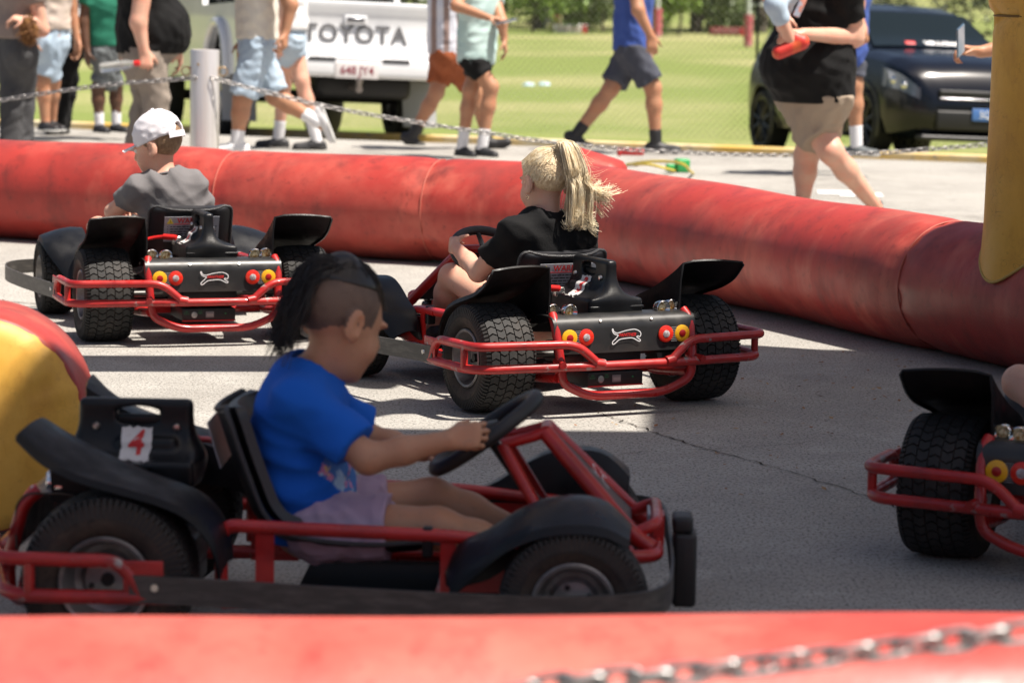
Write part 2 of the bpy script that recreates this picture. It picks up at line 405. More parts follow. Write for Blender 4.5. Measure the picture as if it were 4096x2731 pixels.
# ---------------------------------------------------------------- inflatable track walls
def vinyl(name, c, fade, dirt, crackle=False):
    m = M(name, c, .45, 0, .4, var=((1.6, fade, .45, .75, 5, (1, 1, 1)), (4, fade, .56, .72, 7, (.5, 1, .25)), (2.6, dirt, .48, .82, 9), (9, dirt, .54, .80, 9, (1, 1, .4)), (30, dirt, .58, .80, 8)), rvar=(6, .36, .6), bump=(7, .22, 5))
    if crackle:
        nt = m.node_tree; N = nt.nodes; L = nt.links; b = N['Principled BSDF']; src = b.inputs['Base Color'].links[0].from_socket
        tc = N.new('ShaderNodeTexCoord'); nz = N.new('ShaderNodeTexNoise'); nz.inputs['Scale'].default_value = 9; L.new(tc.outputs['Object'], nz.inputs['Vector'])
        ad = N.new('ShaderNodeMix'); ad.data_type = 'VECTOR'; ad.inputs[0].default_value = .45; L.new(tc.outputs['Object'], ad.inputs[4]); L.new(nz.outputs['Color'], ad.inputs[5])
        vo = N.new('ShaderNodeTexVoronoi'); vo.feature = 'DISTANCE_TO_EDGE'; vo.inputs['Scale'].default_value = 17; L.new(ad.outputs[1], vo.inputs['Vector'])
        mr = N.new('ShaderNodeMapRange'); mr.inputs[1].default_value = .002; mr.inputs[2].default_value = .022; mr.inputs[3].default_value = .6; mr.inputs[4].default_value = 0; L.new(vo.outputs['Distance'], mr.inputs[0])
        n2 = N.new('ShaderNodeTexNoise'); n2.inputs['Scale'].default_value = 5; n2.inputs['Detail'].default_value = 4; L.new(tc.outputs['Object'], n2.inputs['Vector'])
        m2 = N.new('ShaderNodeMapRange'); m2.inputs[1].default_value = .5; m2.inputs[2].default_value = .66; L.new(n2.outputs[0], m2.inputs[0])
        mu = N.new('ShaderNodeMath'); mu.operation = 'MULTIPLY'; L.new(mr.outputs[0], mu.inputs[0]); L.new(m2.outputs[0], mu.inputs[1])
        mx = N.new('ShaderNodeMix'); mx.data_type = 'RGBA'; L.new(mu.outputs[0], mx.inputs[0]); L.new(src, mx.inputs[6]); mx.inputs[7].default_value = (.10, .06, .02, 1); L.new(mx.outputs[2], b.inputs['Base Color'])
    return m
VR = vinyl('red_vinyl', (.38, .040, .031), (.50, .118, .082), (.15, .028, .024))
VR2 = vinyl('sunlit_red_vinyl', (.50, .065, .05), (.60, .15, .11), (.34, .04, .035))  # lighter red for the near tube, its sunlit look put into the colour
VY = vinyl('yellow_vinyl', (.72, .385, .055), (.76, .47, .12), (.54, .26, .04), True)
TR = .236
def tube_thing(name, path, seams, label, r=TR, endr=(.06, .06), mat=None):
    """inflated tube along a path with stitched ring seams at given lengths"""
    P = [Vector(p) for p in path]; L = [0]
    for a, b in zip(P, P[1:]): L.append(L[-1]+(b-a).length)
    tot = L[-1]; n = int(tot/.035); pts = []; rad = []
    for i in range(n+1):
        s = tot*i/n; k = max(j for j in range(len(L)) if L[j] <= s+1e-9); k = min(k, len(P)-2); q = (s-L[k])/(L[k+1]-L[k]); pts.append(P[k].lerp(P[k+1], q))
        rr = r+.004*math.sin(s*2.3)+.003*math.sin(s*5.1+1)
        for sm in seams: rr -= .011*math.exp(-((s-sm)/.045)**2)
        for e, d in ((endr[0], s), (endr[1], tot-s)):
            if e and d < e: rr *= math.sqrt(max(1-((e-d)/e)**2, 0))*.92+.08
        rad.append(rr)
    T = empty(name, (0, 0, 0)); g = MB(); g.tube(pts, rad, 56, flat=(0, 0, 1))
    for i in range(len(pts)):
        s = tot*i/n; am = sum(math.exp(-((s-sm)/.10)**2) for sm in seams)+.10
        for j in range(56):
            q = g.v[i*56+j]; d = Vector(q)-pts[i]; th = 2*math.pi*j/56; k = 1+am*(.010*math.sin(th*13+math.sin(s*9)*1.5)+.006*math.sin(th*21+s*4))+.006*math.sin(th*3+s*1.7); g.v[i*56+j] = tuple(pts[i]+d*k)
    g.build('tube_skin', mat or VR, T, 180)
    for sm in seams:
        k = max(j for j in range(len(L)) if L[j] <= sm+1e-9); k = min(k, len(P)-2); q = (sm-L[k])/(L[k+1]-L[k]); c = P[k].lerp(P[k+1], q); t = (P[k+1]-P[k]).normalized()
        g = MB(); g.tube(circle(c, r-.0085+.004*math.sin(sm*2.3)+.003*math.sin(sm*5.1+1), t, 60), .0035, 6, closed=True); g.build('seam', M('seam_thread', (.42, .10, .07), .7), T)
    tag(T, label, 'inflatable barrier', 'red inflatable tubes round the track'); return T
L0 = Vector((-5.2, 16.06, TR)); LC = Vector((.52, 13.60, TR)); dL = (LC-L0).normalized()
def sL(x): return (x-L0.x)/dL.x
tube_thing('inflatable_barrier', [L0, LC], [sL(-3.1), sL(-1.30), sL(-.33)], 'long red inflatable tube behind the two far go-karts', endr=(.06, .22))
RC0 = Vector((.30, 13.66, TR)); RC1 = Vector((2.9, 7.6, TR)); RC1 = RC0+(Vector((1.80, 10.35, TR))-RC0)*1.8
tube_thing('inflatable_barrier', [RC0, RC1], [.06, 3.05, 4.6], 'red inflatable tube running from the corner to the yellow column', endr=(.10, .05))
tube_thing('inflatable_barrier', [(-3.2, 3.83, .228), (3.2, 4.34, .228)], [.7, 5.6], 'near red inflatable tube across the bottom of the picture', endr=(.06, .06), mat=VR2, r=.228)
# red flap behind the corner
g = MB(); g.rbox((0, 0, 0), (.34, .22, .2), .06); o = g.build('tube_flap', VR, None, 180); o.location = (.33, 14.05, .40); o.rotation_euler = (.1, .25, -.35)
tag(o, 'small red vinyl flap sticking up behind the corner of the tubes', 'flap')
# yellow capped drum at the left
D_ = empty('inflatable_drum', at(-62, 950, 7.02)); g = MB(); rc = .262
g.lathe([(rc*.2, .42), (rc*.85, .40), (rc*.98, .34), (rc, .25), (rc*.995, .06), (rc*.985, .02), (rc*.965, 0)], Matrix.Rotation(-math.pi/2, 4, 'X'), 64); g.build('tube_skin', VR, D_, 180)
g = MB(); pr = [(rc*.968, .004), (rc*.93, -.012), (rc*.8, -.03), (rc*.5, -.045), (rc*.2, -.05), (.002, -.05)]
n = 72; v = []; f = []
for i, (r__, z) in enumerate(pr):
    for j in range(n):
        a = 2*math.pi*j/n; pk = .006*math.sin(a*26+math.sin(a*5)*2)*max(0, (r__/rc-.6)/.4)
        v.append((r__*math.cos(a), z+pk, r__*math.sin(a)))
for i in range(len(pr)-1):
    for j in range(n): k = (j+1) % n; f.append((i*n+j, i*n+k, (i+1)*n+k, (i+1)*n+j))
g.add(v, f); g.build('end_cap', VY, D_, 180)
D_.location.z = rc+.003; D_.rotation_euler = (0, 0, R(4))
tag(D_, 'short red inflatable drum with a creased yellow end cap', 'inflatable drum')
# yellow column + overhead beam of the arch
A_ = empty('inflatable_arch', (1.80, 10.33, 0)); g = MB(); rp = .212; n = 64; v = []; f = []
tdir = (Vector((1.80, 10.35, 0))-Vector((.30, 13.66, 0))).normalized(); zs = [0, .15, .32, .5, .66, .8, .9, .96, 1.0, 1.05, 1.15, 1.35, 1.6, 1.9, 2.2, 2.45]
def colr(z): return rp*(1+.05*math.exp(-((z-.45)/.4)**2)) if z < 1.2 else rp*1.10
for zi, z in enumerate(zs):
    for j in range(n):
        a = 2*math.pi*j/n; x, y = math.cos(a), math.sin(a); rr = colr(z)-.02*math.exp(-((z-1.195)/.03)**2)
        if zi == 0:
            rr = rp*1.085
            d = abs(-tdir.y*x*rr+tdir.x*y*rr); zz = TR+math.sqrt(max((TR+.014)**2-d*d, .0016))-.02
            v.append((x*rr, y*rr, zz))
        else:
            b0 = TR+math.sqrt(max((TR+.014)**2-(abs(-tdir.y*x+tdir.x*y)*rp*1.085)**2, .0016))-.02; zz = b0+(2.45-b0)*((z)/2.45); rr = colr(zz)-.022*math.exp(-((zz-1.195)/.025)**2)
            if zi == 1: rr = rp*1.05
            v.append((x*rr, y*rr, zz))
for i in range(len(zs)-1):
    for j in range(n): k = (j+1) % n; f.append((i*n+j, i*n+k, (i+1)*n+k, (i+1)*n+j))
g.add(v, f); g.build('column', VY, A_, 180)
g = MB(); g.tube(circle((0, 0, 1.195), rp*.985, (0, 0, 1), 60), .004, 6, closed=True); g.build('seam', M('seam_dark', (.18, .10, .02), .7), A_)
g = MB(); g.tube([Vector((x, y, z)) for x, y, z in v[:n]], .005, 6, closed=True); g.build('hem', M('hem_stitch', (.5, .33, .09), .7), A_)
g = MB(); g.tube([(.1, .0, 2.6), (-.5, -.3, 2.62), (-1.2, -.5, 2.62), (-2.3, -.62, 2.62), (-4, -.8, 2.62), (-6.2, -1.05, 2.6)], .205, 32); g.build('beam', VY, A_, 180)
tag(A_, 'worn yellow inflatable column standing on the red tube at the right', 'inflatable column')
# shade canopy over the front of the track (above the picture)
g = MB(); sh = [(-2.4, 4.85), (-1.28, 7.05), (-.45, 8.83), (.40, 8.86), (.52, 10.88), (4.6, 10.88), (4.6, 4.85)]
ZC = 6.0; off = Vector((SUN.x/SUN.z*ZC, SUN.y/SUN.z*ZC, 0))
poly = []
for i in range(len(sh)):
    a = Vector((*sh[i], 0)); b = Vector((*sh[(i+1) % len(sh)], 0))
    for q in range(6): poly.append(a.lerp(b, q/6)+off)
g.prism([(p.x, p.y) for p in poly], .03, Matrix.Translation((0, 0, ZC))); tag(g.build('shade_canopy', M('canopy_fabric', (.35, .33, .3), .8), None, 30), 'flat shade canopy stretched above the front of the track', 'canopy')

# two unseen flat cutouts, added above the view to cast shade patches on the asphalt
CUTM = M('shade_cutout_mat', (.5, .06, .05), .6)
for l, pts in (('upper unseen flat cutout added above the track to cast shade', [(640, 812), (760, 806), (880, 812), (925, 840), (930, 872), (900, 892), (840, 892), (790, 884), (740, 886), (690, 874), (650, 856)]), ('lower unseen flat cutout added above the track to cast shade', [(842, 924), (885, 921), (936, 914), (1000, 921), (1120, 930), (1240, 936), (1235, 943), (1100, 945), (985, 950), (905, 951), (862, 958), (850, 944), (832, 934)])):
    zp = 2.9; of = Vector((SUN.x/SUN.z*zp, SUN.y/SUN.z*zp, 0)); g = MB(); q = spline([gnd(x, y)+of for x, y in pts], 3, True); g.prism([(p.x, p.y) for p in q], .012, Matrix.Translation((0, 0, zp))); tag(g.build('shade_cutout', CUTM, None, 30), l, 'shade_cutout', 'unseen cutouts added for shade on the ground')

# ---------------------------------------------------------------- bollard and chains
CH = M('galvanised_chain', (.26, .255, .25), .38, .95, .5, var=((40, (.48, .46, .45), .45, .65, 3),)); BOL = M('brushed_stainless', (.86, .81, .78), .30, .65, .5, var=((6, (.74, .70, .67), .4, .7, 4, (8, 8, .3)),)); BRS = M('brass_ring', (.45, .33, .2), .35, .9)
bp_ = at(470, 300, 17.5); bp_.z = 0
Bd = empty('bollard', bp_); g = MB(); g.lathe([(.0, 0), (.0825, 0), (.0825, .84), (.0805, .846), (.078, .846), (.078, .838), (0, .838)], None, 48); g.build('post', BOL, Bd, 35)
for s in (-1, 1):
    g = MB(); g.tube(circle((s*.105, -.02, .725), .024, (0, 1, 0), 20), .0045, 8, closed=True); g.tube([(s*.08, -.015, .745), (s*.094, -.02, .745)], .007, 8); g.build('ring', BRS, Bd)
g = MB(); g.lathe([(0, .012), (.007, .01), (.008, 0), (0, 0)], Matrix.Translation((-.03, -.076, .765)) @ Rx(math.pi/2) if 'Rx' in globals() else Matrix.Translation((-.03, -.076, .765)) @ Matrix.Rotation(math.pi/2, 4, 'X'), 10); g.build('bolt', BRS, Bd)
tag(Bd, 'brushed steel bollard with side rings holding the chain', 'bollard')
g = MB(); lp = [Vector((.0, .011*math.cos(a)+0, .0)) for a in ()]
st_ = [(.0135+.0115*math.cos(a), .0105*math.sin(a), 0) for a in np.linspace(-math.pi/2, math.pi/2, 8)]+[(-.0135+.0115*math.cos(a), .0105*math.sin(a), 0) for a in np.linspace(math.pi/2, 3*math.pi/2, 8)]
g.tube(st_, .004, 7, closed=True); LINK = g.mesh(180); LINK.materials.append(CH)
def chain(path, label, pitch=.0345):
    P = [Vector(p) for p in path]; T = empty('chain', P[0]); L = [0]
    for a, b in zip(P, P[1:]): L.append(L[-1]+(b-a).length)
    n = int(L[-1]/pitch); k = 0; r_ = np.random.default_rng(n)
    for i in range(n):
        s = (i+.5)*pitch
        while k < len(L)-2 and L[k+1] < s: k += 1
        c = P[k].lerp(P[k+1], (s-L[k])/(L[k+1]-L[k])); t = (P[k+1]-P[k]).normalized()
        o = bpy.data.objects.new('link', LINK); C.objects.link(o); o.parent = T
        q = t.to_track_quat('X', 'Z').to_matrix().to_4x4() @ Matrix.Rotation(R(45 if i % 2 else -45)+r_.normal(0, .15), 4, 'X'); o.matrix_local = Matrix.Translation(c-P[0]) @ q
    tag(T, label, 'chain', 'steel chains along the track'); return T
yc = 17.42
chain([p for p in spline([at(x, y, yc) for x, y in ((-40, 238), (100, 215), (250, 195), (400, 183), (452, 179))], 8)], 'steel chain hanging to the left of the bollard')
chain([p for p in spline([at(x, y, yc) for x, y in ((486, 179), (560, 199), (620, 214), (740, 243), (900, 272), (1100, 303), (1250, 325), (1400, 340), (1600, 352), (1800, 357), (2000, 352), (2150, 342), (2330, 327))], 8)], 'long steel chain sagging across behind the red tubes')
chain([p for p in spline([at(x, y, 3.1) for x, y in ((1150, 1600), (1300, 1568), (1500, 1553), (1700, 1531), (1900, 1507), (2100, 1481), (2420, 1443))], 8)], 'near steel chain crossing the bottom right corner')

# ---------------------------------------------------------------- fence
FBB = 8.95
FN = empty('mesh_fence', kb(0, FBB, vz(FBB))); FMAT = M('fence_dark_steel', (.015, .02, .018), .45, .3); WIRE = M('fence_wire', (.45, .46, .38), .45, .6)
zb = vz(FBB)
def fb_(a, z): return kb(a, FBB, zb+z)-FN.location
g = MB(); g.tube([fb_(a, .045) for a in (-14, 14)], .022, 8); g.build('bottom_rail', FMAT, FN)
g = MB(); g.tube([fb_(a, 1.75) for a in (-14, 14)], .022, 8); g.build('top_rail', FMAT, FN)
pa_ = (Vector((at(1137, 100, 33).x, 33, 0))-K0).dot(KE)
for a in (pa_-8.7, pa_-5.8, pa_-2.9, pa_, pa_+2.95, pa_+5.9):
    g = MB(); g.tube([fb_(a, -.05), fb_(a, 1.8)], .014, 8); g.build('post', FMAT, FN)
g = MB(); p_ = .075; H = 1.62
for i in range(int(18/p_)):
    a = -8+i*p_
    for s in (-1, 1): g.tube([fb_(a, .12)+KN*.004*s, fb_(a+s*H, .12+H)+KN*.004*s], .0027, 4, caps=False)
tag(g.build('wire_mesh', WIRE, FN, 180), kind='stuff')
tag(FN, 'chain-link fence with dark rails between the road and the field', 'fence')
# ---------------------------------------------------------------- far side of the field
def foliage(name, c, rx, ry, rz, n, size, mats, label, seed, trunk=None, z0=.05):
    r_ = np.random.default_rng(seed); T = empty(name, (c[0], c[1], zf)); g = MB()
    blobs = [(r_.uniform(-.8, .8)*rx, r_.uniform(-.7, .7)*ry, r_.uniform(.25, .85)*rz, r_.uniform(.25, .5)) for _ in range(12)]
    for i in range(n):
        b = blobs[r_.integers(12)]; d = r_.normal(size=3); d /= np.linalg.norm(d); q = r_.uniform(.55, 1.05)
        p = Vector((b[0]+d[0]*b[3]*rx*q, b[1]+d[1]*b[3]*ry*q, max(z0, b[2]+d[2]*b[3]*rz*q)))
        u = Vector(r_.normal(size=3)).normalized()*size*r_.uniform(.6, 1.3); w_ = Vector(r_.normal(size=3)); w_ = u.cross(w_).normalized()*size*r_.uniform(.3, .6)
        g.add([p-u, p+w_, p+u, p-w_], [(0, 1, 2, 3)])
    g.build('foliage', mats, T, None)
    h = MB()
    for k in range(3 if trunk is None else 1):
        tr = .05 if trunk is None else trunk; x0 = 0 if trunk else r_.uniform(-.5, .5)*rx
        h.tube(spline([(x0, 0, -.05), (x0+r_.normal(0, .06), r_.normal(0, .06), rz*.3), (x0+r_.normal(0, .15), r_.normal(0, .1), rz*.7)], 4), [tr*(1-.05*i) for i in range(9)], 8); break
    h.build('trunk' if trunk else 'stem', M('bark', (.07, .055, .045), .9, var=((6, (.14, .11, .09), .45, .7, 5),)), T)
    tag(T, label, 'tree' if trunk else 'bush', 'trees and hedges beyond the field'); return T
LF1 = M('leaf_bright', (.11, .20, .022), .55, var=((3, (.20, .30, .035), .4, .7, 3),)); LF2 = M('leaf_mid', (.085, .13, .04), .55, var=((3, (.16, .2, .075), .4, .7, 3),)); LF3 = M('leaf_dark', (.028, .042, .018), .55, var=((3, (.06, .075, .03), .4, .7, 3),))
def far(x, Y): p = at(x, 60, Y); return (p.x, p.y)
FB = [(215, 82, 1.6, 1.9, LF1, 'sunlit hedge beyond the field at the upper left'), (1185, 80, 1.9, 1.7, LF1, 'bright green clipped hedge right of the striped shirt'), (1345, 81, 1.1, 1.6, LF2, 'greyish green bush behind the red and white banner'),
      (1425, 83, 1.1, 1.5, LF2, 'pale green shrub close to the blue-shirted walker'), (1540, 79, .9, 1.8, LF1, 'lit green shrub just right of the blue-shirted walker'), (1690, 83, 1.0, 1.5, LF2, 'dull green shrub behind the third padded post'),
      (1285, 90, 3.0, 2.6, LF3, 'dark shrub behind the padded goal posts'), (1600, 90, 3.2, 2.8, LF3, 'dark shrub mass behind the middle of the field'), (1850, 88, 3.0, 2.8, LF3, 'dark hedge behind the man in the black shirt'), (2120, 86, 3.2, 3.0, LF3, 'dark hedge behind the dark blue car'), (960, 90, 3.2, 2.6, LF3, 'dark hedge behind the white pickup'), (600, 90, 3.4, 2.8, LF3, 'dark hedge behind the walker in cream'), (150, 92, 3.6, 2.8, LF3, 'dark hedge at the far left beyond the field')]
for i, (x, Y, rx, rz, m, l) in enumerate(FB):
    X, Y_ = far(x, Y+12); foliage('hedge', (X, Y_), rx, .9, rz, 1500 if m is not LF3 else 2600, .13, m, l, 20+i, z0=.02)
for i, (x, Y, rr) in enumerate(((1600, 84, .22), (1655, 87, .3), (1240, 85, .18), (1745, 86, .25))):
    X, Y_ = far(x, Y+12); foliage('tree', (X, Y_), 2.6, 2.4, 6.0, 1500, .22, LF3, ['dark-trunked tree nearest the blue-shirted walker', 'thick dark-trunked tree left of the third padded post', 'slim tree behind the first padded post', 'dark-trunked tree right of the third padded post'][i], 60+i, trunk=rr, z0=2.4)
PK = M('post_pad_red', (.50, .10, .13), .7, var=((2, (.58, .25, .27), .45, .6, 3),)); PW = M('post_white', (.62, .66, .62), .5)
for (x, yb, w_, zp, l) in ((1278, 71, .12, .62, 'padded goal post beside the red and white banner'), (1510, 86, .12, .8, 'padded goal post partly behind the blue-shirted walker'), (1718, 108, .11, .8, 'padded goal post left of the man in the black shirt')):
    p = gnd(x, yb, zf); T = empty('goal_post', p); g = MB(); g.tube([(0, 0, -.02), (0, 0, zp*1.0)], w_, 16); g.build('pad', PK, T); g = MB(); g.tube([(0, 0, zp), (0, 0, 3.2)], .055, 12); g.build('pole', PW, T); tag(T, l, 'goal post', 'padded goal posts on the field')
def banner(x, yb, wd, ht, l, cols):
    p = gnd(x, yb, zf); T = empty('banner', p); g = MB(); g.rbox((0, 0, ht/2), (wd, .06, ht), .02); g.build('board', cols[0], T)
    g = MB(); g.box((wd*.42, -.034, ht/2), (wd*.15, .006, ht*.9)); g.build('end_panel', cols[1], T); g = MB(); r_ = np.random.default_rng(3); xx = -wd*.42
    while xx < wd*.28: l_ = wd*r_.uniform(.03, .07); g.box((xx+l_/2, -.034, ht*.52), (l_*.6, .006, ht*.45)); xx += l_+.02*wd
    g.build('lettering', cols[2], T); tag(T, l, 'banner', 'banners along the field')
BR = M('banner_red', (.55, .03, .04), .6); BW = M('banner_white', (.75, .72, .72), .6); BP = M('banner_pink', (.6, .3, .32), .6)
banner(1310, 77, 1.0, .26, 'low white and red banner at the foot of the first goal post', (BW, BR, BP)); banner(1672, 82, 1.1, .24, 'dark red banner left of the third goal post', (M('banner_maroon', (.2, .02, .03), .6), BR, BP))
p = gnd(1400, 70, zf); T = empty('rail_fence', p); g = MB(); g.tube([(-6, 0, .86), (7, -.6, .86)], .05, 8); g.build('rail', PW, T)
for x in (-5, -2, 1, 4, 6.5):
    g = MB(); g.tube([(x, -.3, 0), (x, -.3, .86)], .04, 8); g.build('post', PW, T)
tag(T, 'white pipe rail along the far side of the field', 'rail')
MK = M('marker_pale_blue', (.45, .62, .68), .6)
for i, (x, y) in enumerate(((1214, 198), (1250, 197))):
    p = gnd(x, y, zf); g = MB(); g.lathe([(.10, 0), (.105, .01), (.075, .05), (.05, .055), (.03, .05), (.075, .01)], Matrix.Translation(p), 16); tag(g.build('marker_disc', MK), ['pale blue marker disc on the grass, nearer the mint shirt', 'pale blue marker disc on the grass, nearer the blue shirt'][i], 'marker', 'marker discs on the grass')
# power box and cable behind the corner
p = gnd(1566, 396); T = empty('power_box', p, R(15)); g = MB(); g.rbox((0, 0, .045), (.09, .09, .09), .012); g.build('case', M('green_plastic', (.02, .32, .08), .4), T); g = MB(); g.rbox((-.08, 0, .03), (.06, .05, .05), .01); g.build('plug', M('green_plastic', (.02, .32, .08), .4), T)
tag(T, 'small green plastic power box on the road behind the tube', 'power box')
YC = M('cable_yellow', (.55, .42, .05), .5)
g = MB(); g.tube(spline([gnd(1440, 378, .05), gnd(1480, 372, .1), gnd(1535, 371, .12), gnd(1570, 378, .12), gnd(1585, 393, .06), gnd(1592, 398, .01)], 6), .009, 8); tag(g.build('cable', YC), 'yellow cable looping over the green power box', 'cable', 'cables behind the tube corner')
g = MB(); g.tube(spline([gnd(1455, 378, .06), gnd(1490, 378, .07), gnd(1525, 386, .05), gnd(1550, 393, .01)], 6), .009, 8); tag(g.build('cable', YC), 'lower yellow cable lying behind the red tube', 'cable', 'cables behind the tube corner')
g = MB(); q = gnd(1452, 382, .0); g.rbox(q+Vector((0, 0, .1)), (.16, .1, .05), .015); g.rbox(q+Vector((-.09, 0, .1)), (.03, .11, .06), .01); tag(g.build('air_coupling', M('coupling_red', (.5, .04, .04), .45)), 'red and white air coupling behind the corner flap', 'coupling')
# ================================================================ GO-KARTS
RED = M('red_frame_paint', (.46, .014, .012), .28, 0, .5, var=((7, (.22, .008, .008), .45, .75, 4), (26, (.16, .13, .12), .69, .74, 6)), rvar=(30, .22, .5), coat=.25)
REDW = M('worn_red_paint', (.44, .016, .013), .3, 0, .5, var=((9, (.2, .01, .01), .45, .75, 4), (15, (.30, .27, .25), .585, .64, 9)), rvar=(30, .25, .6), coat=.2)
BLK = M('black_plastic', (.007, .0073, .0085), .33, 0, .32, var=((5, (.02, .019, .018), .52, .85, 6),), rvar=(18, .26, .5), bump=(220, .06))
DPL = M('dusty_black_plastic', (.008, .008, .0092), .40, 0, .22, var=((6, (.03, .025, .02), .52, .85, 8),), rvar=(14, .3, .6), bump=(150, .08))
PAN = M('black_steel_panel', (.018, .018, .018), .38, .0, .5, var=((8, (.05, .043, .036), .5, .85, 8), (40, (.09, .08, .07), .72, .8, 6)), rvar=(20, .28, .5))
RUB = M('tyre_rubber', (.022, .0215, .021), .72, 0, .35, var=((9, (.05, .043, .038), .45, .8, 8),), bump=(60, .12))
SIDE = M('dusty_sidewall', (.04, .032, .027), .75, 0, .3, var=((11, (.085, .062, .047), .4, .75, 8), (60, (.02, .018, .017), .55, .7, 5)), bump=(90, .15))
RIM = M('dull_rim_steel', (.30, .285, .275), .42, .6, .5, var=((12, (.07, .058, .05), .45, .75, 7),))
STEEL = M('bolt_steel', (.55, .54, .52), .28, 1.0, .5)
CHR = M('chrome', (.75, .75, .76), .08, 1.0, .5)
LENSY = M('lamp_lens_amber', (.82, .66, .36), .2, 0, .5, var=((90, (.35, .16, .03), .45, .6, 2),))
YEL = M('tail_yellow', (.78, .42, .01), .3, 0, .5, var=((60, (.72, .3, .02), .45, .65, 4, (1, 1, 6)),))
TRED = M('tail_red', (.62, .018, .012), .3, 0, .5, var=((60, (.68, .09, .02), .5, .7, 4, (1, 1, 6)),))
TDR = M('tail_dark_red', (.34, .01, .01), .3)
TWH = M('tail_white', (.45, .42, .42), .3, var=((150, (.25, .22, .22), .45, .6, 2),))
DEC = M('decal_white', (.78, .78, .78), .45); DECR = M('decal_red', (.55, .02, .02), .45); DECK = M('decal_black', (.012, .012, .012), .4); DECG = M('decal_grey', (.22, .22, .22), .5)
LABM = M('label_sheet', (.36, .37, .40), .35, var=((30, (.26, .26, .28), .5, .7, 4),)); LABY = M('label_yellow', (.75, .6, .03), .4)
PAPER = M('sticker_paper', (.62, .60, .58), .7, var=((40, (.42, .38, .34), .55, .75, 6),))
STRIPM = M('rubber_strip', (.05, .046, .042), .5, 0, .4, var=((16, (.11, .10, .09), .45, .75, 8, (1, 1, 5)),))
GRN = M('decal_green', (.02, .25, .08), .5); LCD = M('display_grey', (.35, .36, .33), .3)

def Rx(a): return Matrix.Rotation(a, 4, 'X')
def wheel(name, R0, rim_r, wd, nlug, parent, loc, side):
    W = empty(name, loc, 0, parent)
    A = Matrix.Rotation(math.pi/2*side, 4, 'Y')             # local +z -> outside
    h = wd/2; ty = MB()
    r1 = R0-.006
    prof = [(rim_r-.004, -h*.62), (rim_r+.006, -h*.9), (rim_r+.03, -h*1.03), (R0-.035, -h*1.03), (R0-.016, -h*.97), (r1-.006, -h*.82), (r1-.001, -h*.45), (r1, 0),
            (r1-.001, h*.45), (r1-.006, h*.82), (R0-.016, h*.97), (R0-.035, h*1.03), (rim_r+.03, h*1.03), (rim_r+.006, h*.9), (rim_r-.004, h*.62)]
    ty.lathe(prof, A, 48, closed=True)
    side_me = ty.mesh(50)
    t = link('tyre', side_me, [SIDE, RUB], W)
    tr = MB()
    def rad(u): return R0-.0065*abs(u/h)**2.2-.004*max(0, abs(u/h)-.8)/.2
    def blk(us, dphi, phi, ht):
        top = []; bot = []
        for u, dp in zip(us, dphi):
            for sgn, off in ((0, 0), (1, 1)):
                pass
        n = len(us); pts = [(us[i], phi+dphi[i][0]) for i in range(n)]+[(us[i], phi+dphi[i][1]) for i in reversed(range(n))]
        v = []
        for u, p in pts: r = rad(u)+ht; v.append(A @ Vector((r*math.cos(p), r*math.sin(p), u)))
        for u, p in pts: r = rad(u)-.009; v.append(A @ Vector((r*math.cos(p), r*math.sin(p), u)))
        m = len(pts)
        f = [(i, i+1, m-2-i, m-1-i) for i in range(n-1)]+[(i, (i+1) % m, m+(i+1) % m, m+i) for i in range(m)]
        tr.add(v, f)
    ncol = 5; dp = 2*math.pi/nlug
    for k in range(nlug):
        for c in range(ncol):
            u0 = -h*.84+c*(2*h*.84)/ncol+.0015; u1 = u0+(2*h*.84)/ncol-.003; um = (u0+u1)/2
            ph = k*dp+(dp*.5 if c % 2 else 0); L = dp*.40; V = dp*.13*(1 if c % 2 else -1)
            blk([u0, um, u1], [(-L+V, L+V), (-L-V, L-V), (-L+V, L+V)], ph, 0)
        for sg in (-1, 1):                                   # shoulder knobs
            for q in (0, .5):
                ph = (k+q)*dp; L = dp*.15; v = []
                for (r, u) in ((R0-.004, h*.86), (R0-.012, h*.995), (R0-.040, h*1.045), (R0-.040, h*.99), (R0-.018, h*.9), (R0-.012, h*.8)):
                    for p in (ph-L, ph+L): v.append(A @ Vector((r*math.cos(p), r*math.sin(p), u*sg)))
                f = [(2*i, 2*i+1, (2*i+3) % 12, (2*i+2) % 12) for i in range(6)]+[tuple(range(0, 12, 2)), tuple(range(1, 12, 2))]
                tr.add(v, f)
    link('tread', tr.mesh(30), RUB, W)
    rm = MB()
    rm.lathe([(rim_r+.003, h*.92), (rim_r, h*.96), (rim_r-.006, h*.93), (rim_r-.009, h*.80), (rim_r-.016, h*.5), (rim_r-.02, h*.32), (rim_r*.62, h*.26), (rim_r*.5, h*.42), (rim_r*.3, h*.45), (.012, h*.45), (.012, h*.2),
              (rim_r-.014, h*.1), (rim_r-.008, -h*.8), (rim_r+.003, -h*.92), (rim_r-.002, -h*.5), (rim_r-.002, h*.5)], A, 40, closed=True)
    rim = link('rim', rm.mesh(35), RIM, W)
    hb = MB(); hb.lathe([(.0, h*.62), (.011, h*.62), (.013, h*.55), (.013, h*.2), (0, h*.2)], A, 14)
    for q in range(4):
        a = q*math.pi/2+.4; c = A @ Vector((rim_r*.4*math.cos(a), rim_r*.4*math.sin(a), h*.46)); hb.lathe([(0, .006), (.005, .006), (.006, 0), (0, 0)], Matrix.Translation(c) @ A, 8)
    link('hub', hb.mesh(40), M('hub_dark', (.03, .028, .027), .4, .6), W)
    return W

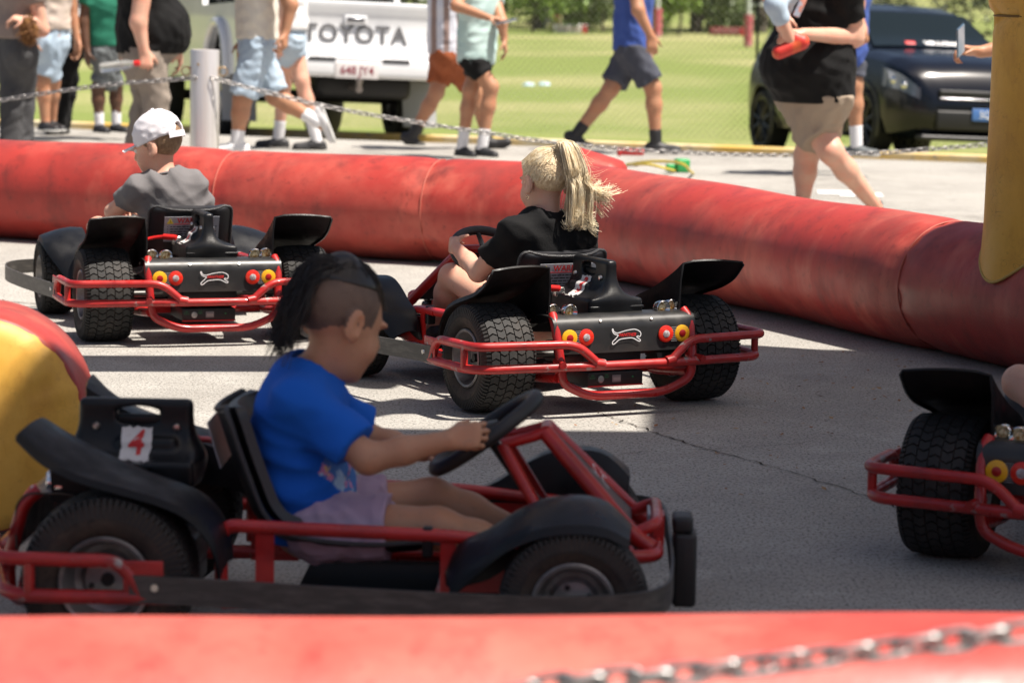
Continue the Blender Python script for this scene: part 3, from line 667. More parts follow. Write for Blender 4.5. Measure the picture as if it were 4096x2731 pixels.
def mirror_x(pts): return [(-x, y, z) for x, y, z in pts]
def make_kart():
    K = empty('go_kart')
    r = .0135
    # -- chassis
    fr = MB()
    for s in (-1, 1):
        fr.tube(fillet([(s*.225, -.16, .305), (s*.232, -.19, .28), (s*.226, -.222, .16), (s*.22, -.222, .105), (s*.13, -.215, .062), (0, -.212, .062)], .06), r, 12)
        fr.tube(fillet([(s*.225, -.20, .12), (s*.225, .0, .1), (s*.25, .2, .1), (s*.25, .7, .1), (s*.17, .98, .11)], .1), .015, 10)
        fr.tube(fillet([(s*.265, .2, .12), (s*.268, .2, .25), (s*.268, .64, .238), (s*.262, .93, .21), (s*.19, .99, .2)], .03), r, 12)
        fr.box((s*.268, .285, .185), (.006, .036, .115)); fr.box((s*.268, .64, .175), (.006, .03, .13)); fr.box((s*.25, .25, .11), (.03, .1, .05))
        fr.box((s*.262, .77, .17), (.004, .26, .085))
        fr.tube(fillet([(s*.045, .82, .41), (s*.145, 1.0, .222), (s*.15, 1.035, .2)], .03), .0165, 12)
        fr.tube([(s*.05, .735, .385), (s*.09, .815, .25)], .0125, 10); fr.tube(fillet([(s*.05, .735, .385), (s*.047, .79, .40), (s*.045, .822, .41)], .02), .012, 10)
        fr.tube([(s*.25, .88, .13), (s*.36, .885, .145)], .012, 8)
        fr.tube([(s*.226, -.19, .17), (s*.24, -.262, .165)], .011, 8)
    fr.tube([(-.045, .822, .41), (.045, .822, .41)], .014, 10)
    fr.tube(fillet([(.2, .95, .19), (.185, 1.045, .19), (-.185, 1.045, .19), (-.2, .95, .19)], .06), .014, 12)
    fr.tube(fillet([(.13, 1.0, .225), (.125, 1.045, .245), (-.125, 1.045, .245), (-.13, 1.0, .225)], .03), .0125, 10)
    fr.box((0, 1.05, .215), (.07, .022, .06))
    fr.tube([(-.25, .62, .1), (.25, .62, .1)], .012, 8); fr.tube([(-.24, .05, .1), (.24, .05, .1)], .012, 8)
    fr.build('frame', RED, K)
    AXM = M('axle_steel', (.1, .095, .09), .4, .8)
    ax = MB(); ax.tube([(-.3, 0, .165), (.3, 0, .165)], .012, 10); ax.build('axle', AXM, K)
    ax = MB(); ax.tube([(-.33, .885, .145), (.33, .885, .145)], .01, 8); ax.build('axle', AXM, K)
    fl = MB(); fl.box((0, .66, .088), (.46, .66, .005)); fl.build('floor_pan', M('floor_matte', (.006, .006, .006), .8, 0, .1), K)
    # -- rear bumper
    bp = MB()
    bp.tube(fillet([(-.508, .165, .155), (-.502, -.175, .152), (-.13, -.268, .16), (.13, -.268, .16), (.502, -.175, .152), (.508, .165, .155)], .075, 8), r, 14)
    for s in (-1, 1):
        bp.tube(fillet([(s*.122, -.268, .163), (s*.178, -.262, .212), (s*.215, -.257, .226), (s*.50, -.19, .222), (s*.506, .045, .222), (s*.506, .082, .155)], .045, 6), r*.98, 14)
        bp.tube([(s*.502, -.13, .152), (s*.502, -.13, .222)], .011, 10)
        bp.tube([(s*.106, -.27, .164), (s*.135, -.267, .169)], .0155, 10)
    bp.build('rear_bumper', REDW, K)
    for s in (-1, 1):
        br = MB(); br.rbox((s*.511, .085, .187), (.006, .075, .075), .0028); b = br.build('bumper_bracket', REDW, K)
        bo = MB(); bo.lathe([(0, .006), (.007, .006), (.0085, .003), (.0085, 0), (0, 0)], Matrix.Translation((s*.519, .108, .176)) @ Matrix.Rotation(math.pi/2*s, 4, 'Y'), 10); bo.build('bolt', STEEL, b)
    # -- rubber strip
    st = MB(); base = [(.514, .06, .172), (.53, .22, .17), (.555, .5, .164), (.572, .8, .16), (.55, .97, .162), (.48, 1.05, .165), (.3, 1.072, .166), (0, 1.075, .166)]
    path = spline(base+[(-x, y, z) for x, y, z in reversed(base[:-1])], 6)
    st.sweep([(-.003, -.026), (.003, -.026), (.003, .026), (-.003, .026)], path); st.build('bumper_strip', STRIPM, K, 30)
    fb = MB(); fb.rbox((0, 1.103, .135), (.09, .048, .15), .01); fb.rbox((0, 1.098, .226), (.085, .042, .034), .009); fb.build('front_bumper', M('bumper_rubber', (.012, .012, .012), .5, bump=(90, .1)), K)
    # -- wheels
    for s in (-1, 1):
        wheel('wheel', .165, .086, .168, 40, K, (s*.355, 0, .165), s)
        wheel('wheel', .142, .078, .12, 38, K, (s*.385, .885, .142), s)
    # -- rear mudguards
    outer = [(-.168, .442), (-.118, .396), (-.05, .364), (.04, .339), (.10, .322), (.150, .299), (.187, .262), (.205, .222), (.213, .18)]
    inner = [(-.148, .446), (-.088, .410), (0, .367), (.06, .343), (.125, .321), (.168, .298), (.197, .262), (.21, .222), (.214, .18)]
    wallb = [.282, .272, .262, .252, .245, .235, .22, .2, .17]
    for s in (-1, 1):
        G = []
        for i in range(9):
            t = i/8; row = []
            xo = .428-.012*t; xi = .232
            for k in range(3): row.append((s*(xi-.004), inner[i][0]+(.012 if i == 0 else 0)*(1-k/3), wallb[i]+(inner[i][1]-wallb[i])*k/3.0))
            row.append((s*(xi+.001), inner[i][0], inner[i][1]-.004))
            for k in range(1, 7):
                q = k/6; cr = .006*math.sin(math.pi*q)
                row.append((s*(xi+(xo-xi)*q), inner[i][0]+(outer[i][0]-inner[i][0])*q, inner[i][1]+(outer[i][1]-inner[i][1])*q+cr))
            row.append((s*(xo+.003), outer[i][0], outer[i][1]-.01)); G.append(row)
        cols = [[Vector(G[i][j]) for i in range(9)] for j in range(len(G[0]))]; cols = [spline(c, 3) for c in cols]
        G2 = [[cols[j][i] for j in range(len(cols))] for i in range(len(cols[0]))]
        md = MB(); md.sheet(G2 if s > 0 else [list(reversed(r_)) for r_ in G2], .006); f_ = md.build('mudguard', DPL, K, 50)
        bo = MB(); bo.lathe([(0, .005), (.006, .005), (.007, 0), (0, 0)], Matrix.Translation((s*.225, -.02, .275)) @ Rx(math.pi/2), 8); bo.build('bolt', STEEL, f_)
    # -- front mudguards
    fo = [(.652, .15), (.69, .186), (.728, .224), (.768, .258), (.829, .284), (.893, .291), (.943, .284), (.985, .262)]
    fi = [(.64, .17), (.665, .226), (.720, .256), (.774, .292), (.83, .318), (.895, .325), (.945, .312), (.99, .27)]
    xo_ = [.36, .38, .405, .425, .435, .435, .43, .42]
    for s in (-1, 1):
        G = []
        for i in range(8):
            row = [(s*.275, fi[i][0], max(.14, fi[i][1]-.10)), (s*.275, fi[i][0], fi[i][1]-.03), (s*.283, fi[i][0], fi[i][1]-.004)]
            for k in range(1, 6):
                q = k/5; row.append((s*(.29+(xo_[i]-.29)*q), fi[i][0]+(fo[i][0]-fi[i][0])*q, fi[i][1]+(fo[i][1]-fi[i][1])*q+.007*math.sin(math.pi*q)))
            row.append((s*(xo_[i]+.003), fo[i][0], fo[i][1]-.014)); G.append(row)
        cols = [spline([Vector(G[i][j]) for i in range(8)], 3) for j in range(len(G[0]))]
        G2 = [[cols[j][i] for j in range(len(cols))] for i in range(len(cols[0]))]
        md = MB(); md.sheet(G2 if s > 0 else [list(reversed(r_)) for r_ in G2], .006); f_ = md.build('front_mudguard', BLK, K, 50)
        sw = MB(); sw.rbox((s*.262, .60, .225), (.03, .022, .06), .006); sw.build('switch_pod', BLK, f_)
    # -- rear panel
    pn = MB(); pr = [(-.206, .190), (-.206, .262)]+[(-.206+.036*(1-math.cos(a)), .262+.04*math.sin(a)) for a in np.linspace(.2, math.pi/2, 7)]+[(-.12, .303), (-.09, .30)]
    pn.sheet([[(x, y, z) for (y, z) in pr] for x in np.linspace(-.242, .242, 9)], .004); P = pn.build('rear_panel', PAN, K, 35)
    for x in (-.085, .09):
        b = MB(); b.lathe([(0, .004), (.004, .004), (.0052, 0), (0, 0)], frame((x, -.2, .285), (1, 0, 0), (0, .55, .8)), 8); b.build('screw', STEEL, P)
    BK = lambda x, z, y=-.2105: frame((x, y, z), (1, 0, 0), (0, 0, 1))   # faces the rear
    for s in (-1, 1):
        for x, m1, m2 in ((.193, YEL, TDR), (.137, TRED, TWH)):
            g = MB(); g.lathe([(0, .0035), (.022, .0035), (.0255, .0015), (.0255, -.002), (0, -.002)], BK(s*x, .239), 28); tl = g.build('tail_light', m1, K)
            g = MB(); g.lathe([(0, .0055), (.0095, .0052), (.0115, .004), (.0115, 0), (0, 0)], BK(s*x, .239), 20); g.build('lens', m2, tl)
        g = MB()
        for q in range(9): g.box((s*.165, -.2115, .217+q*.0052), (.020, .0015, .0016))
        g.build('grille_lines', DECG, P)
    px = [(535, 712), (545, 735), (575, 748), (610, 742), (660, 730), (720, 722), (755, 722), (790, 735), (810, 752), (812, 775), (800, 788), (785, 782), (772, 790), (808, 815), (805, 827), (788, 825), (740, 800), (700, 795), (650, 798), (610, 803), (588, 813), (560, 835), (541, 845), (531, 838), (536, 820), (562, 798), (588, 768), (566, 762), (545, 752), (531, 732), (527, 714)]
    cat = [((x-669)*.000345, (775-y)*.000345) for x, y in px]
    def cat_mesh(Mx, sc_=1.0):
        path = spline([(x*sc_, y*sc_, 0) for x, y in cat], 3, True); g = MB()
        n = len(path)
        v = []; f = []
        for i in range(n):
            t = (path[(i+1) % n]-path[i-1]).normalized(); nn = Vector((-t.y, t.x, 0))*.00135*sc_
            v += [Mx @ (path[i]+nn+Vector((0, 0, .0006))), Mx @ (path[i]-nn+Vector((0, 0, .0006)))]
            k = (i+1) % n; f.append((2*i, 2*i+1, 2*k+1, 2*k))
        g.add(v, f); return g.mesh(None)
    link('cat_emblem', cat_mesh(BK(0, .239, -.2108)), DEC, P)
    link('emblem_text', text_mesh('PANTHER', .0135, .0003, BK(.003, .2415, -.2112), .35, .0003, 1.0), DECR, P)
    for s in (-1, 1):
        for q, (x, y, z) in enumerate(((.160, -.142, .310), (.205, -.118, .310), (.118, -.125, .318))):
            if q == 2: continue
            g = MB(); g.lathe([(.0, .034), (.012, .03), (.021, .015), (.0235, 0), (.0235, -.012), (.0215, -.014), (.019, -.010), (.011, -.001), (0, -.001)], Matrix.Translation((s*x, y, z)) @ Rx(math.pi/2) @ Matrix.Scale(-1, 4, (0, 0, 1)), 20)
            lp = g.build('spot_lamp', CHR, K, 40)
            g = MB(); g.lathe([(0, -.0065), (.007, -.006), (.0115, -.0035), (.0115, .001), (0, .001)], Matrix.Translation((s*x, y, z)) @ Rx(math.pi/2) @ Matrix.Scale(-1, 4, (0, 0, 1)), 16); g.build('lens', LENSY, lp, 60)
    # -- battery box and cover
    bb = MB(); bb.rbox((-.009, -.02, .104), (.19, .29, .044), .004); bb.rbox((0, .0, .16), (.2, .26, .065), .01); B_ = bb.build('battery_box', M('battery_black', (.014, .014, .014), .45), K)
    g = MB(); g.box((-.009, -.1655, .0835), (.19, .004, .004)); g.build('trim_line', DECR, B_)
    g = MB(); g.lathe([(0, .006), (.006, .0065), (.0105, .006), (.0115, .003), (.0115, 0), (0, 0)], BK(-.062, .105, -.165), 18); g.build('key_switch', STEEL, B_)
    g = MB(); g.rbox((-.006, -.166, .105), (.03, .004, .022), .0018); g.build('display', DECG, B_); g = MB(); g.box((-.006, -.1685, .104), (.024, .001, .009)); g.build('display_screen', LCD, B_)
    link('switch_text', text_mesh('ON\nSLOW', .007, .0001, BK(-.088, .112, -.1655)), GRN, B_); link('switch_text', text_mesh('ON\nFAST', .007, .0001, BK(-.040, .113, -.1655)), GRN, B_)
    g = MB(); g.lathe([(0, .003), (.003, .002), (.003, 0), (0, 0)], BK(.05, .108, -.165), 8); g.build('led', GRN, B_)
    F = Field((-.13, -.17, .27), (.13, .17, .48), .004)
    def rb(c, hf, rr, k, op='add'):
        gx = np.meshgrid(*F.ax, indexing='ij'); q = [np.abs(gx[i]-c[i])-(hf[i]-rr) for i in range(3)]
        d = np.sqrt(sum(np.maximum(a, 0)**2 for a in q))+np.minimum(np.maximum(np.maximum(q[0], q[1]), q[2]), 0)-rr; F.put((slice(None),)*3, d.astype(np.float32), k, op)
    rb((.008, -.005, .316), (.092, .128, .026), .008, 0)
    rb((0, -.005, .395), (.018, .115, .062), .012, .085)
    rb((.0, .02, .37), (.045, .06, .012), .01, .01)
    F.cone((-.08, .0, .424), (.08, .0, .424), .0185, .0185, .004, 'sub', (0, 1, 0), .36)
    rb((.008, -.005, .318), (.2, .0025, .06), .001, .003, 'sub') if False else None
    cv = link('battery_cover', F.mesh(2), BLK, K)
    g = MB(); g.rbox((.008, -.133, .317), (.186, .010, .008), .003); g.rbox((.006, -.134, .32), (.008, .012, .05), .003); g.build('seam', BLK, cv)
    g = MB(); g.rbox((0, .0, .412), (.012, .10, .026), .005); g.build('grip_core', BLK, cv)
    for s in (-1, 1):
        for y in (-.083, .079):
            g = MB(); g.lathe([(0, .008), (.006, .0075), (.0085, .004), (.0085, -.008), (0, -.008)], Matrix.Translation((s*.019, y, .402)) @ Matrix.Rotation(math.pi/2*s, 4, 'Y'), 12); g.build('bolt', STEEL, cv)
    g = MB(); g.tube(spline([(-.21, .13, .335), (-.15, .12, .352), (-.10, .09, .358), (-.075, .07, .355)], 4), .0065, 8); g.tube([(-.118, .102, .357), (-.078, .072, .355)], .0105, 10); g.build('battery_plug', M('plug_red', (.55, .015, .012), .35), K)
    g = MB(); g.rbox((-.075, .085, .345), (.03, .03, .03), .004); g.build('terminal', STEEL, K)
    # -- seat
    cen = [(p.x, p.y) for p in spline([(a, b, 0) for a, b in [(.160, .445), (.170, .42), (.190, .36), (.212, .30), (.240, .235), (.285, .19), (.36, .168), (.48, .160), (.60, .168), (.635, .156)]], 4)]
    n = len(cen); sh = MB(); cu = MB(); edge = []
    def row(i, wd, lift, base):
        a = cen[max(i-1, 0)]; b = cen[min(i+1, n-1)]; t = Vector((b[0]-a[0], b[1]-a[1])).normalized(); nr = Vector((t.y*-1, t.x)); 
        if nr.x < 0 and nr.y < 0: nr = -nr
        return [(wd*q, cen[i][0]+nr.x*(base+lift*abs(q)**3), cen[i][1]+nr.y*(base+lift*abs(q)**3)) for q in np.linspace(-1, 1, 13)]
    def wid(i):
        t = i/(n-1); return .152*(.80+.2*math.sqrt(max(0, 1-(1-t/.12)**2))) if t < .12 else (.152 if t < .9 else .152-.02*(t-.9)/.1)
    sh.sheet([row(i, wid(i), .035, 0) for i in range(n)], .006)
    seat = sh.build('seat', M('seat_vinyl', (.013, .013, .015), .38, bump=(160, .05)), K, 60)
    cu.sheet([row(i, wid(i)*.9, .028, .024) for i in range(1, n-1)], .02); cu.build('cushion', M('cushion_vinyl', (.02, .02, .023), .4, bump=(40, .08)), seat, 60)
    rows = [row(i, wid(i), .035, 0) for i in range(n)]
    rim_ = [r_[0] for r_ in reversed(rows)]+rows[0][1:-1]+[r_[-1] for r_ in rows]
    g = MB(); g.tube(rim_, .0055, 8); g.build('piping', M('piping', (.03, .03, .032), .45, bump=(300, .3)), seat)
    LB = frame((-.005, .163, .378), (1, 0, 0), (0, -.3, 1)); ly = lambda x, y, z=.0: LB @ Matrix.Translation((x, y, z))
    g = MB(); g.box((0, 0, 0), (.2, .095, .002)); g.v = [tuple(LB @ Vector(p)) for p in g.v]; lab = g.build('warning_label', LABM, K)
    link('warning_text', text_mesh('WARNING', .026, .0002, ly(.012, .032, .0016), 0, .0006, 1.05), DECR, lab)
    g = MB()
    g.box((.0, .0195, .0014), (.13, .002, .0008)); g.v = [tuple(LB @ Vector(p)) for p in g.v]; g.build('label_rule', DECR, lab)
    g = MB(); g.prism([(-.091, .021), (-.067, .021), (-.079, .042)], .001, LB @ Matrix.Translation((0, 0, .001))); g.build('warning_triangle', LABY, lab)
    g = MB(); g.box((-.079, .032, .0025), (.002, .009, .0006)); g.box((-.079, .0245, .0025), (.002, .002, .0006)); g.v = [tuple(LB @ Vector(p)) for p in g.v]; g.build('warning_mark', DECK, lab)
    g = MB()
    rr_ = np.random.default_rng(3)
    for i in range(6):
        x = -.078; y = .010-i*.0095; g.box((-.087, y, .0014), (.003, .003, .0006))
        while x < .085:
            l = rr_.uniform(.006, .02); g.box((x+l/2, y, .0014), (l, .0034, .0006)); x += l+.003
    g.v = [tuple(LB @ Vector(p)) for p in g.v]; g.build('label_lines', DECK, lab)
    # -- steering
    tilt = R(36); d = Vector((0, math.cos(tilt), math.sin(tilt))); nrm = Vector((0, -math.sin(tilt), math.cos(tilt))); c0 = Vector((0, .70, .400))
    g = MB(); g.tube([c0+(Vector((1, 0, 0))*math.cos(a)+d*math.sin(a))*.124 for a in np.linspace(0, 2*math.pi, 40, endpoint=False)], .0155, 12, closed=True)
    sw = g.build('steering_wheel', M('wheel_foam', (.016, .016, .017), .5, bump=(200, .1)), K)
    g = MB()
    for a in (R(90), R(215), R(325)):
        q = (Vector((1, 0, 0))*math.cos(a)+d*math.sin(a)); g.tube([c0-nrm*.018, c0+q*.06-nrm*.012, c0+q*.12], [.012, .009, .008], 8)
    g.build('spoke', BLK, sw)
    g = MB(); g.lathe([(0, .016), (.02, .015), (.034, .008), (.037, -.004), (.03, -.022), (0, -.022)], frame(c0, (1, 0, 0), d), 22); g.build('hub_pad', BLK, sw)
    link('hub_emblem', cat_mesh(frame(c0+nrm*.0165, (1, 0, 0), d), .5), DEC, sw)
    g = MB(); g.tube([c0-nrm*.02, c0-nrm*.13, (0, .86, .2)], .011, 8); g.build('steering_column', BLK, K)
    # -- nose panel
    g = MB(); g.sheet([[(x*(.042+.096*t), .824+.172*t, .405-.185*t+.006) for x in np.linspace(-1, 1, 7)] for t in np.linspace(.06, .98, 8)], .004)
    npn = g.build('nose_panel', M('nose_vinyl', (.035, .034, .036), .4), K)
    ND = Vector((0, .172, -.185)).normalized(); NM = frame(Vector((0, .824, .411))+Vector((0, .172, -.185))*.55+Vector((0, .011, .011)), (-1, 0, 0), -ND)
    link('nose_emblem', cat_mesh(NM, 1.1), DEC, npn); link('nose_emblem_text', text_mesh('PANTHER', .015, .0003, NM @ Matrix.Translation((0, .002, .0006)), .35), DECR, npn)
    g = MB(); g.rbox((.0, 1.03, .236), (.11, .006, .03), .002); g.build('nose_plate', LABM, npn)
    return K
def number_sticker(K, s, txt):
    from mathutils.bvhtree import BVHTree
    cv = [c for c in K.children if c.name.split('.')[0] == 'battery_cover'][0]
    T = BVHTree.FromPolygons([v.co for v in cv.data.vertices], [tuple(p.vertices) for p in cv.data.polygons])
    def onto(y, z, off):
        h = T.ray_cast(Vector((s*.2, y, z)), Vector((-s, 0, 0))); x = h[0].x if h[0] else s*.03
        return (x+s*off, y, z)
    N_ = 9; rr = np.random.default_rng(len(txt)*7+s+int(txt)); g = MB(); v = []; f = []
    for i in range(N_):
        for j in range(N_):
            y = (-1+2*j/(N_-1))*.031; z = .372+(-1+2*i/(N_-1))*.030
            if i in (0, N_-1): z += rr.normal(0, .0018)
            if j in (0, N_-1): y += rr.normal(0, .0018)
            v.append(onto(y, z, .0015))
    g.add(v, [(i*N_+j, i*N_+j+1, (i+1)*N_+j+1, (i+1)*N_+j) for i in range(N_-1) for j in range(N_-1)]); link('number_sticker', g.mesh(180), PAPER, cv)
    me = text_mesh(txt, .062, 0, None, .1, .0018)
    bm = bmesh.new(); bm.from_mesh(me); bmesh.ops.triangulate(bm, faces=bm.faces); bmesh.ops.subdivide_edges(bm, edges=[e for e in bm.edges if e.calc_length() > .008], cuts=2); bm.to_mesh(me); bm.free()
    for q in me.vertices: q.co = onto(s*q.co.x, .371+q.co.y, .0028)
    link('number', me, DECR, cv)

KP = [(-1.107, 10.937, 17.6), (.246, 9.384, 27.3), (1.337, 6.863, -23.4), (-.749, 6.159, -91.7)]
KL = ['red and black go-kart driven by the child in the white cap', 'red and black go-kart number 3 with the ponytailed driver', 'go-kart cut off at the right edge of the picture, rear bumper showing', 'go-kart number 4 seen side-on behind the near red tube']
kart0 = make_kart(); KARTS = [kart0]+[copy_tree(kart0) for _ in range(3)]
for k, (x, y, a), l in zip(KARTS, KP, KL):
    k.location = (x, y, 0); k.rotation_euler = (0, 0, R(a)); tag(k, l, 'go-kart', 'electric go-karts on the track')
number_sticker(KARTS[0], -1, '1'); number_sticker(KARTS[1], -1, '3'); number_sticker(KARTS[3], 1, '4')
def kw(i, p):
    x, y, a = KP[i]; c, s = math.cos(R(a)), math.sin(R(a)); return Vector((x+c*p[0]-s*p[1], y+s*p[0]+c*p[1], p[2]))
# ================================================================ PEOPLE
def skin_mat(n, c, c2): return M(n, c, .48, 0, .4, var=((14, c2, .42, .7, 6), (70, tuple(x*.86 for x in c), .55, .75, 4)), sss=.12, bump=(220, .05))
SK_FAIR = skin_mat('skin_fair', (.62, .36, .26), (.66, .30, .21)); SK_TAN = skin_mat('skin_tan', (.42, .215, .125), (.46, .20, .11)); SK_BRN = skin_mat('skin_brown', (.50, .265, .16), (.53, .245, .135)); SK_DARK = skin_mat('skin_dark', (.10, .048, .028), (.13, .06, .035))
def cloth(n, c, c2=None, wl=12, st=None, rough=.85): return M(n, c, rough, 0, .2, var=((wl*.6, tuple(.55*a+.45*b_ for a, b_ in zip(c, c2 or tuple(x*.8 for x in c))), .4, .75, 4) if not st else (wl, c2, .47, .53, 0, st),), bump=(260, .18), sheen=.02)
def stripes(n, c1, c2, scale, axis):
    m = bpy.data.materials.new(n); m.use_nodes = True; nt = m.node_tree; N = nt.nodes; L = nt.links; b = N['Principled BSDF']; b.inputs['Roughness'].default_value = .85
    tc = N.new('ShaderNodeTexCoord'); wv = N.new('ShaderNodeTexWave'); wv.inputs['Scale'].default_value = scale; wv.inputs['Distortion'].default_value = .6; wv.bands_direction = axis; L.new(tc.outputs['Object'], wv.inputs['Vector'])
    cr = N.new('ShaderNodeValToRGB'); cr.color_ramp.interpolation = 'CONSTANT'; cr.color_ramp.elements[0].color = (*c1, 1); cr.color_ramp.elements[1].position = .58; cr.color_ramp.elements[1].color = (*c2, 1); L.new(wv.outputs[0], cr.inputs[0]); L.new(cr.outputs[0], b.inputs['Base Color']); return m
def nv(v): v = Vector(v); return v.normalized()
def hand(F, w_, d, n, t, s, curl=(25, 30, 20), thumb=(.55, .75, .35), spread=1.0, k=.006):
    """wrist, finger direction, palm-facing normal, thumb side"""
    d = nv(d); n = nv(Vector(n)-d*Vector(n).dot(d)); t = nv(Vector(t)-d*Vector(t).dot(d)-n*Vector(t).dot(n)); rf = .0098*s
    LN = [(.040, .025, .021), (.045, .028, .022), (.042, .026, .021), (.033, .020, .018)]; ML = [.088, .09, .086, .079]
    for i in range(4):
        o = (.030-.0195*i)*s*spread; kn = w_+d*ML[i]*s+t*o-n*.004*s
        F.cone(w_+d*.008*s+t*o*.55, kn, .0165*s, .0128*s, .012*s); F.cone(w_+d*.05*s+t*o*.9+n*.006*s, kn-d*.012*s+n*.004*s, .014*s, .011*s, .01*s)
        p = kn; a = 0; fan = t*(.10-.065*i)
        for j in range(3):
            a += R(curl[j]+(4 if j == 0 else 0)*(i-1)); q = nv(d*math.cos(a)+n*math.sin(a)+fan*(1 if j == 0 else .4))
            p2 = p+q*LN[i][j]*s; F.cone(p, p2, rf*(1-.07*j), rf*(.95-.09*j), k*.35); p = p2
    b = w_+d*.022*s+t*.022*s; q = nv(d*thumb[0]+t*thumb[1]+n*thumb[2]); p = b+q*.040*s; F.cone(b, p, .0165*s, .0125*s, .012*s)
    q = nv(q*.8+d*.5+n*thumb[2]); p2 = p+q*.031*s; F.cone(p, p2, .0115*s, .0105*s, k*.5); q = nv(q*.8+d*.3+n*.35); F.cone(p2, p2+q*.024*s, .0105*s, .0085*s, k*.4)
def head(F, c, fw, up, s, ears=True):
    f = nv(fw); u = nv(Vector(up)-f*Vector(up).dot(f)); r = f.cross(u); Rm = Matrix((r, f, u)).transposed()
    P = lambda x, y, z: c+r*x*s+f*y*s+u*z*s
    F.ell(P(0, -.012, .028), (.074*s, .092*s, .080*s), Rm, .02*s); F.ell(P(0, .030, -.030), (.060*s, .062*s, .080*s), Rm, .03*s); F.ell(P(0, .045, -.080), (.040*s, .040*s, .032*s), Rm, .025*s)
    for e in (-1, 1): F.ell(P(e*.034, .058, -.044), (.026*s, .024*s, .026*s), Rm, .02*s)
    F.ell(P(0, .072, -.098), (.018*s, .014*s, .014*s), Rm, .014*s); F.cone(P(0, .086, .008), P(0, .104, -.026), .007*s, .0105*s, .012*s); F.ell(P(0, .098, -.031), (.0165*s, .010*s, .009*s), Rm, .006*s)
    F.ell(P(0, .086, -.060), (.023*s, .009*s, .0065*s), Rm, .005*s); F.ell(P(0, .084, -.071), (.020*s, .009*s, .0065*s), Rm, .005*s)
    for e in (-1, 1):
        F.ell(P(e*.031, .090, .0), (.016*s, .012*s, .010*s), Rm, .010*s, 'sub'); F.ell(P(e*.032, .082, .016), (.02*s, .01*s, .007*s), Rm, .01*s)
        if ears:
            Q = Matrix((nv(r*1.0-f*e*.35), nv(f+r*e*.35), u)).transposed(); F.ell(P(e*.080, -.013, -.010), (.0095*s, .0215*s, .034*s), Q, .005*s); F.ell(P(e*.090, -.004, -.007), (.0085*s, .012*s, .021*s), Q, .0025*s, 'sub'); F.ell(P(e*.076, -.004, -.036), (.007*s, .009*s, .011*s), Q, .005*s)
    return P, Rm, r, f, u
def eyes(P, Rm, s, parent, iris=(.08, .05, .03)):
    for e in (-1, 1):
        g = MB(); c = P(e*.031, .077, .001); Mx = Matrix.Translation(c) @ Rm.to_4x4() @ Rx(-math.pi/2); pr = [(math.sin(a)*.0125*s, math.cos(a)*.0125*s) for a in np.linspace(.001, math.pi, 9)]; g.lathe(pr, Mx, 14); o = g.build('eye', M('eye_white', (.75, .73, .7), .2), parent, 180)
        g = MB(); g.lathe([(.0001, .0136*s), (.0055*s, .0122*s), (.0056*s, .0105*s), (.0001, .0105*s)], Mx, 12); g.build('iris', M('iris_%d' % int(iris[0]*1000), iris, .15), o, 180)
def body_box(J, pad):
    A = np.array([list(v) for v in J]); return A.min(0)-pad, A.max(0)+pad
def strands(name, curves, r0, r1, mat, parent, n=4):
    g = MB()
    for c in curves:
        m = len(c); g.tube(c, [r0+(r1-r0)*i/(m-1) for i in range(m)], n, caps=False)
    return g.build(name, mat, parent, 180)

def shoe(g_field, an, toe_d, s, up=None):
    d = nv(toe_d); u = nv((0, 0, 1)) if up is None else nv(up); u = nv(u-d*u.dot(d)); h = an-u*.055*s
    g_field.cone(h-d*.045*s, h+d*.03*s, .038*s, .042*s, .02*s); g_field.cone(h+d*.02*s-u*.004*s, h+d*.15*s-u*.012*s, .041*s, .034*s, .02*s); g_field.cone(h-d*.01*s, an+u*.012*s, .040*s, .036*s, .02*s)
    return h, d, u

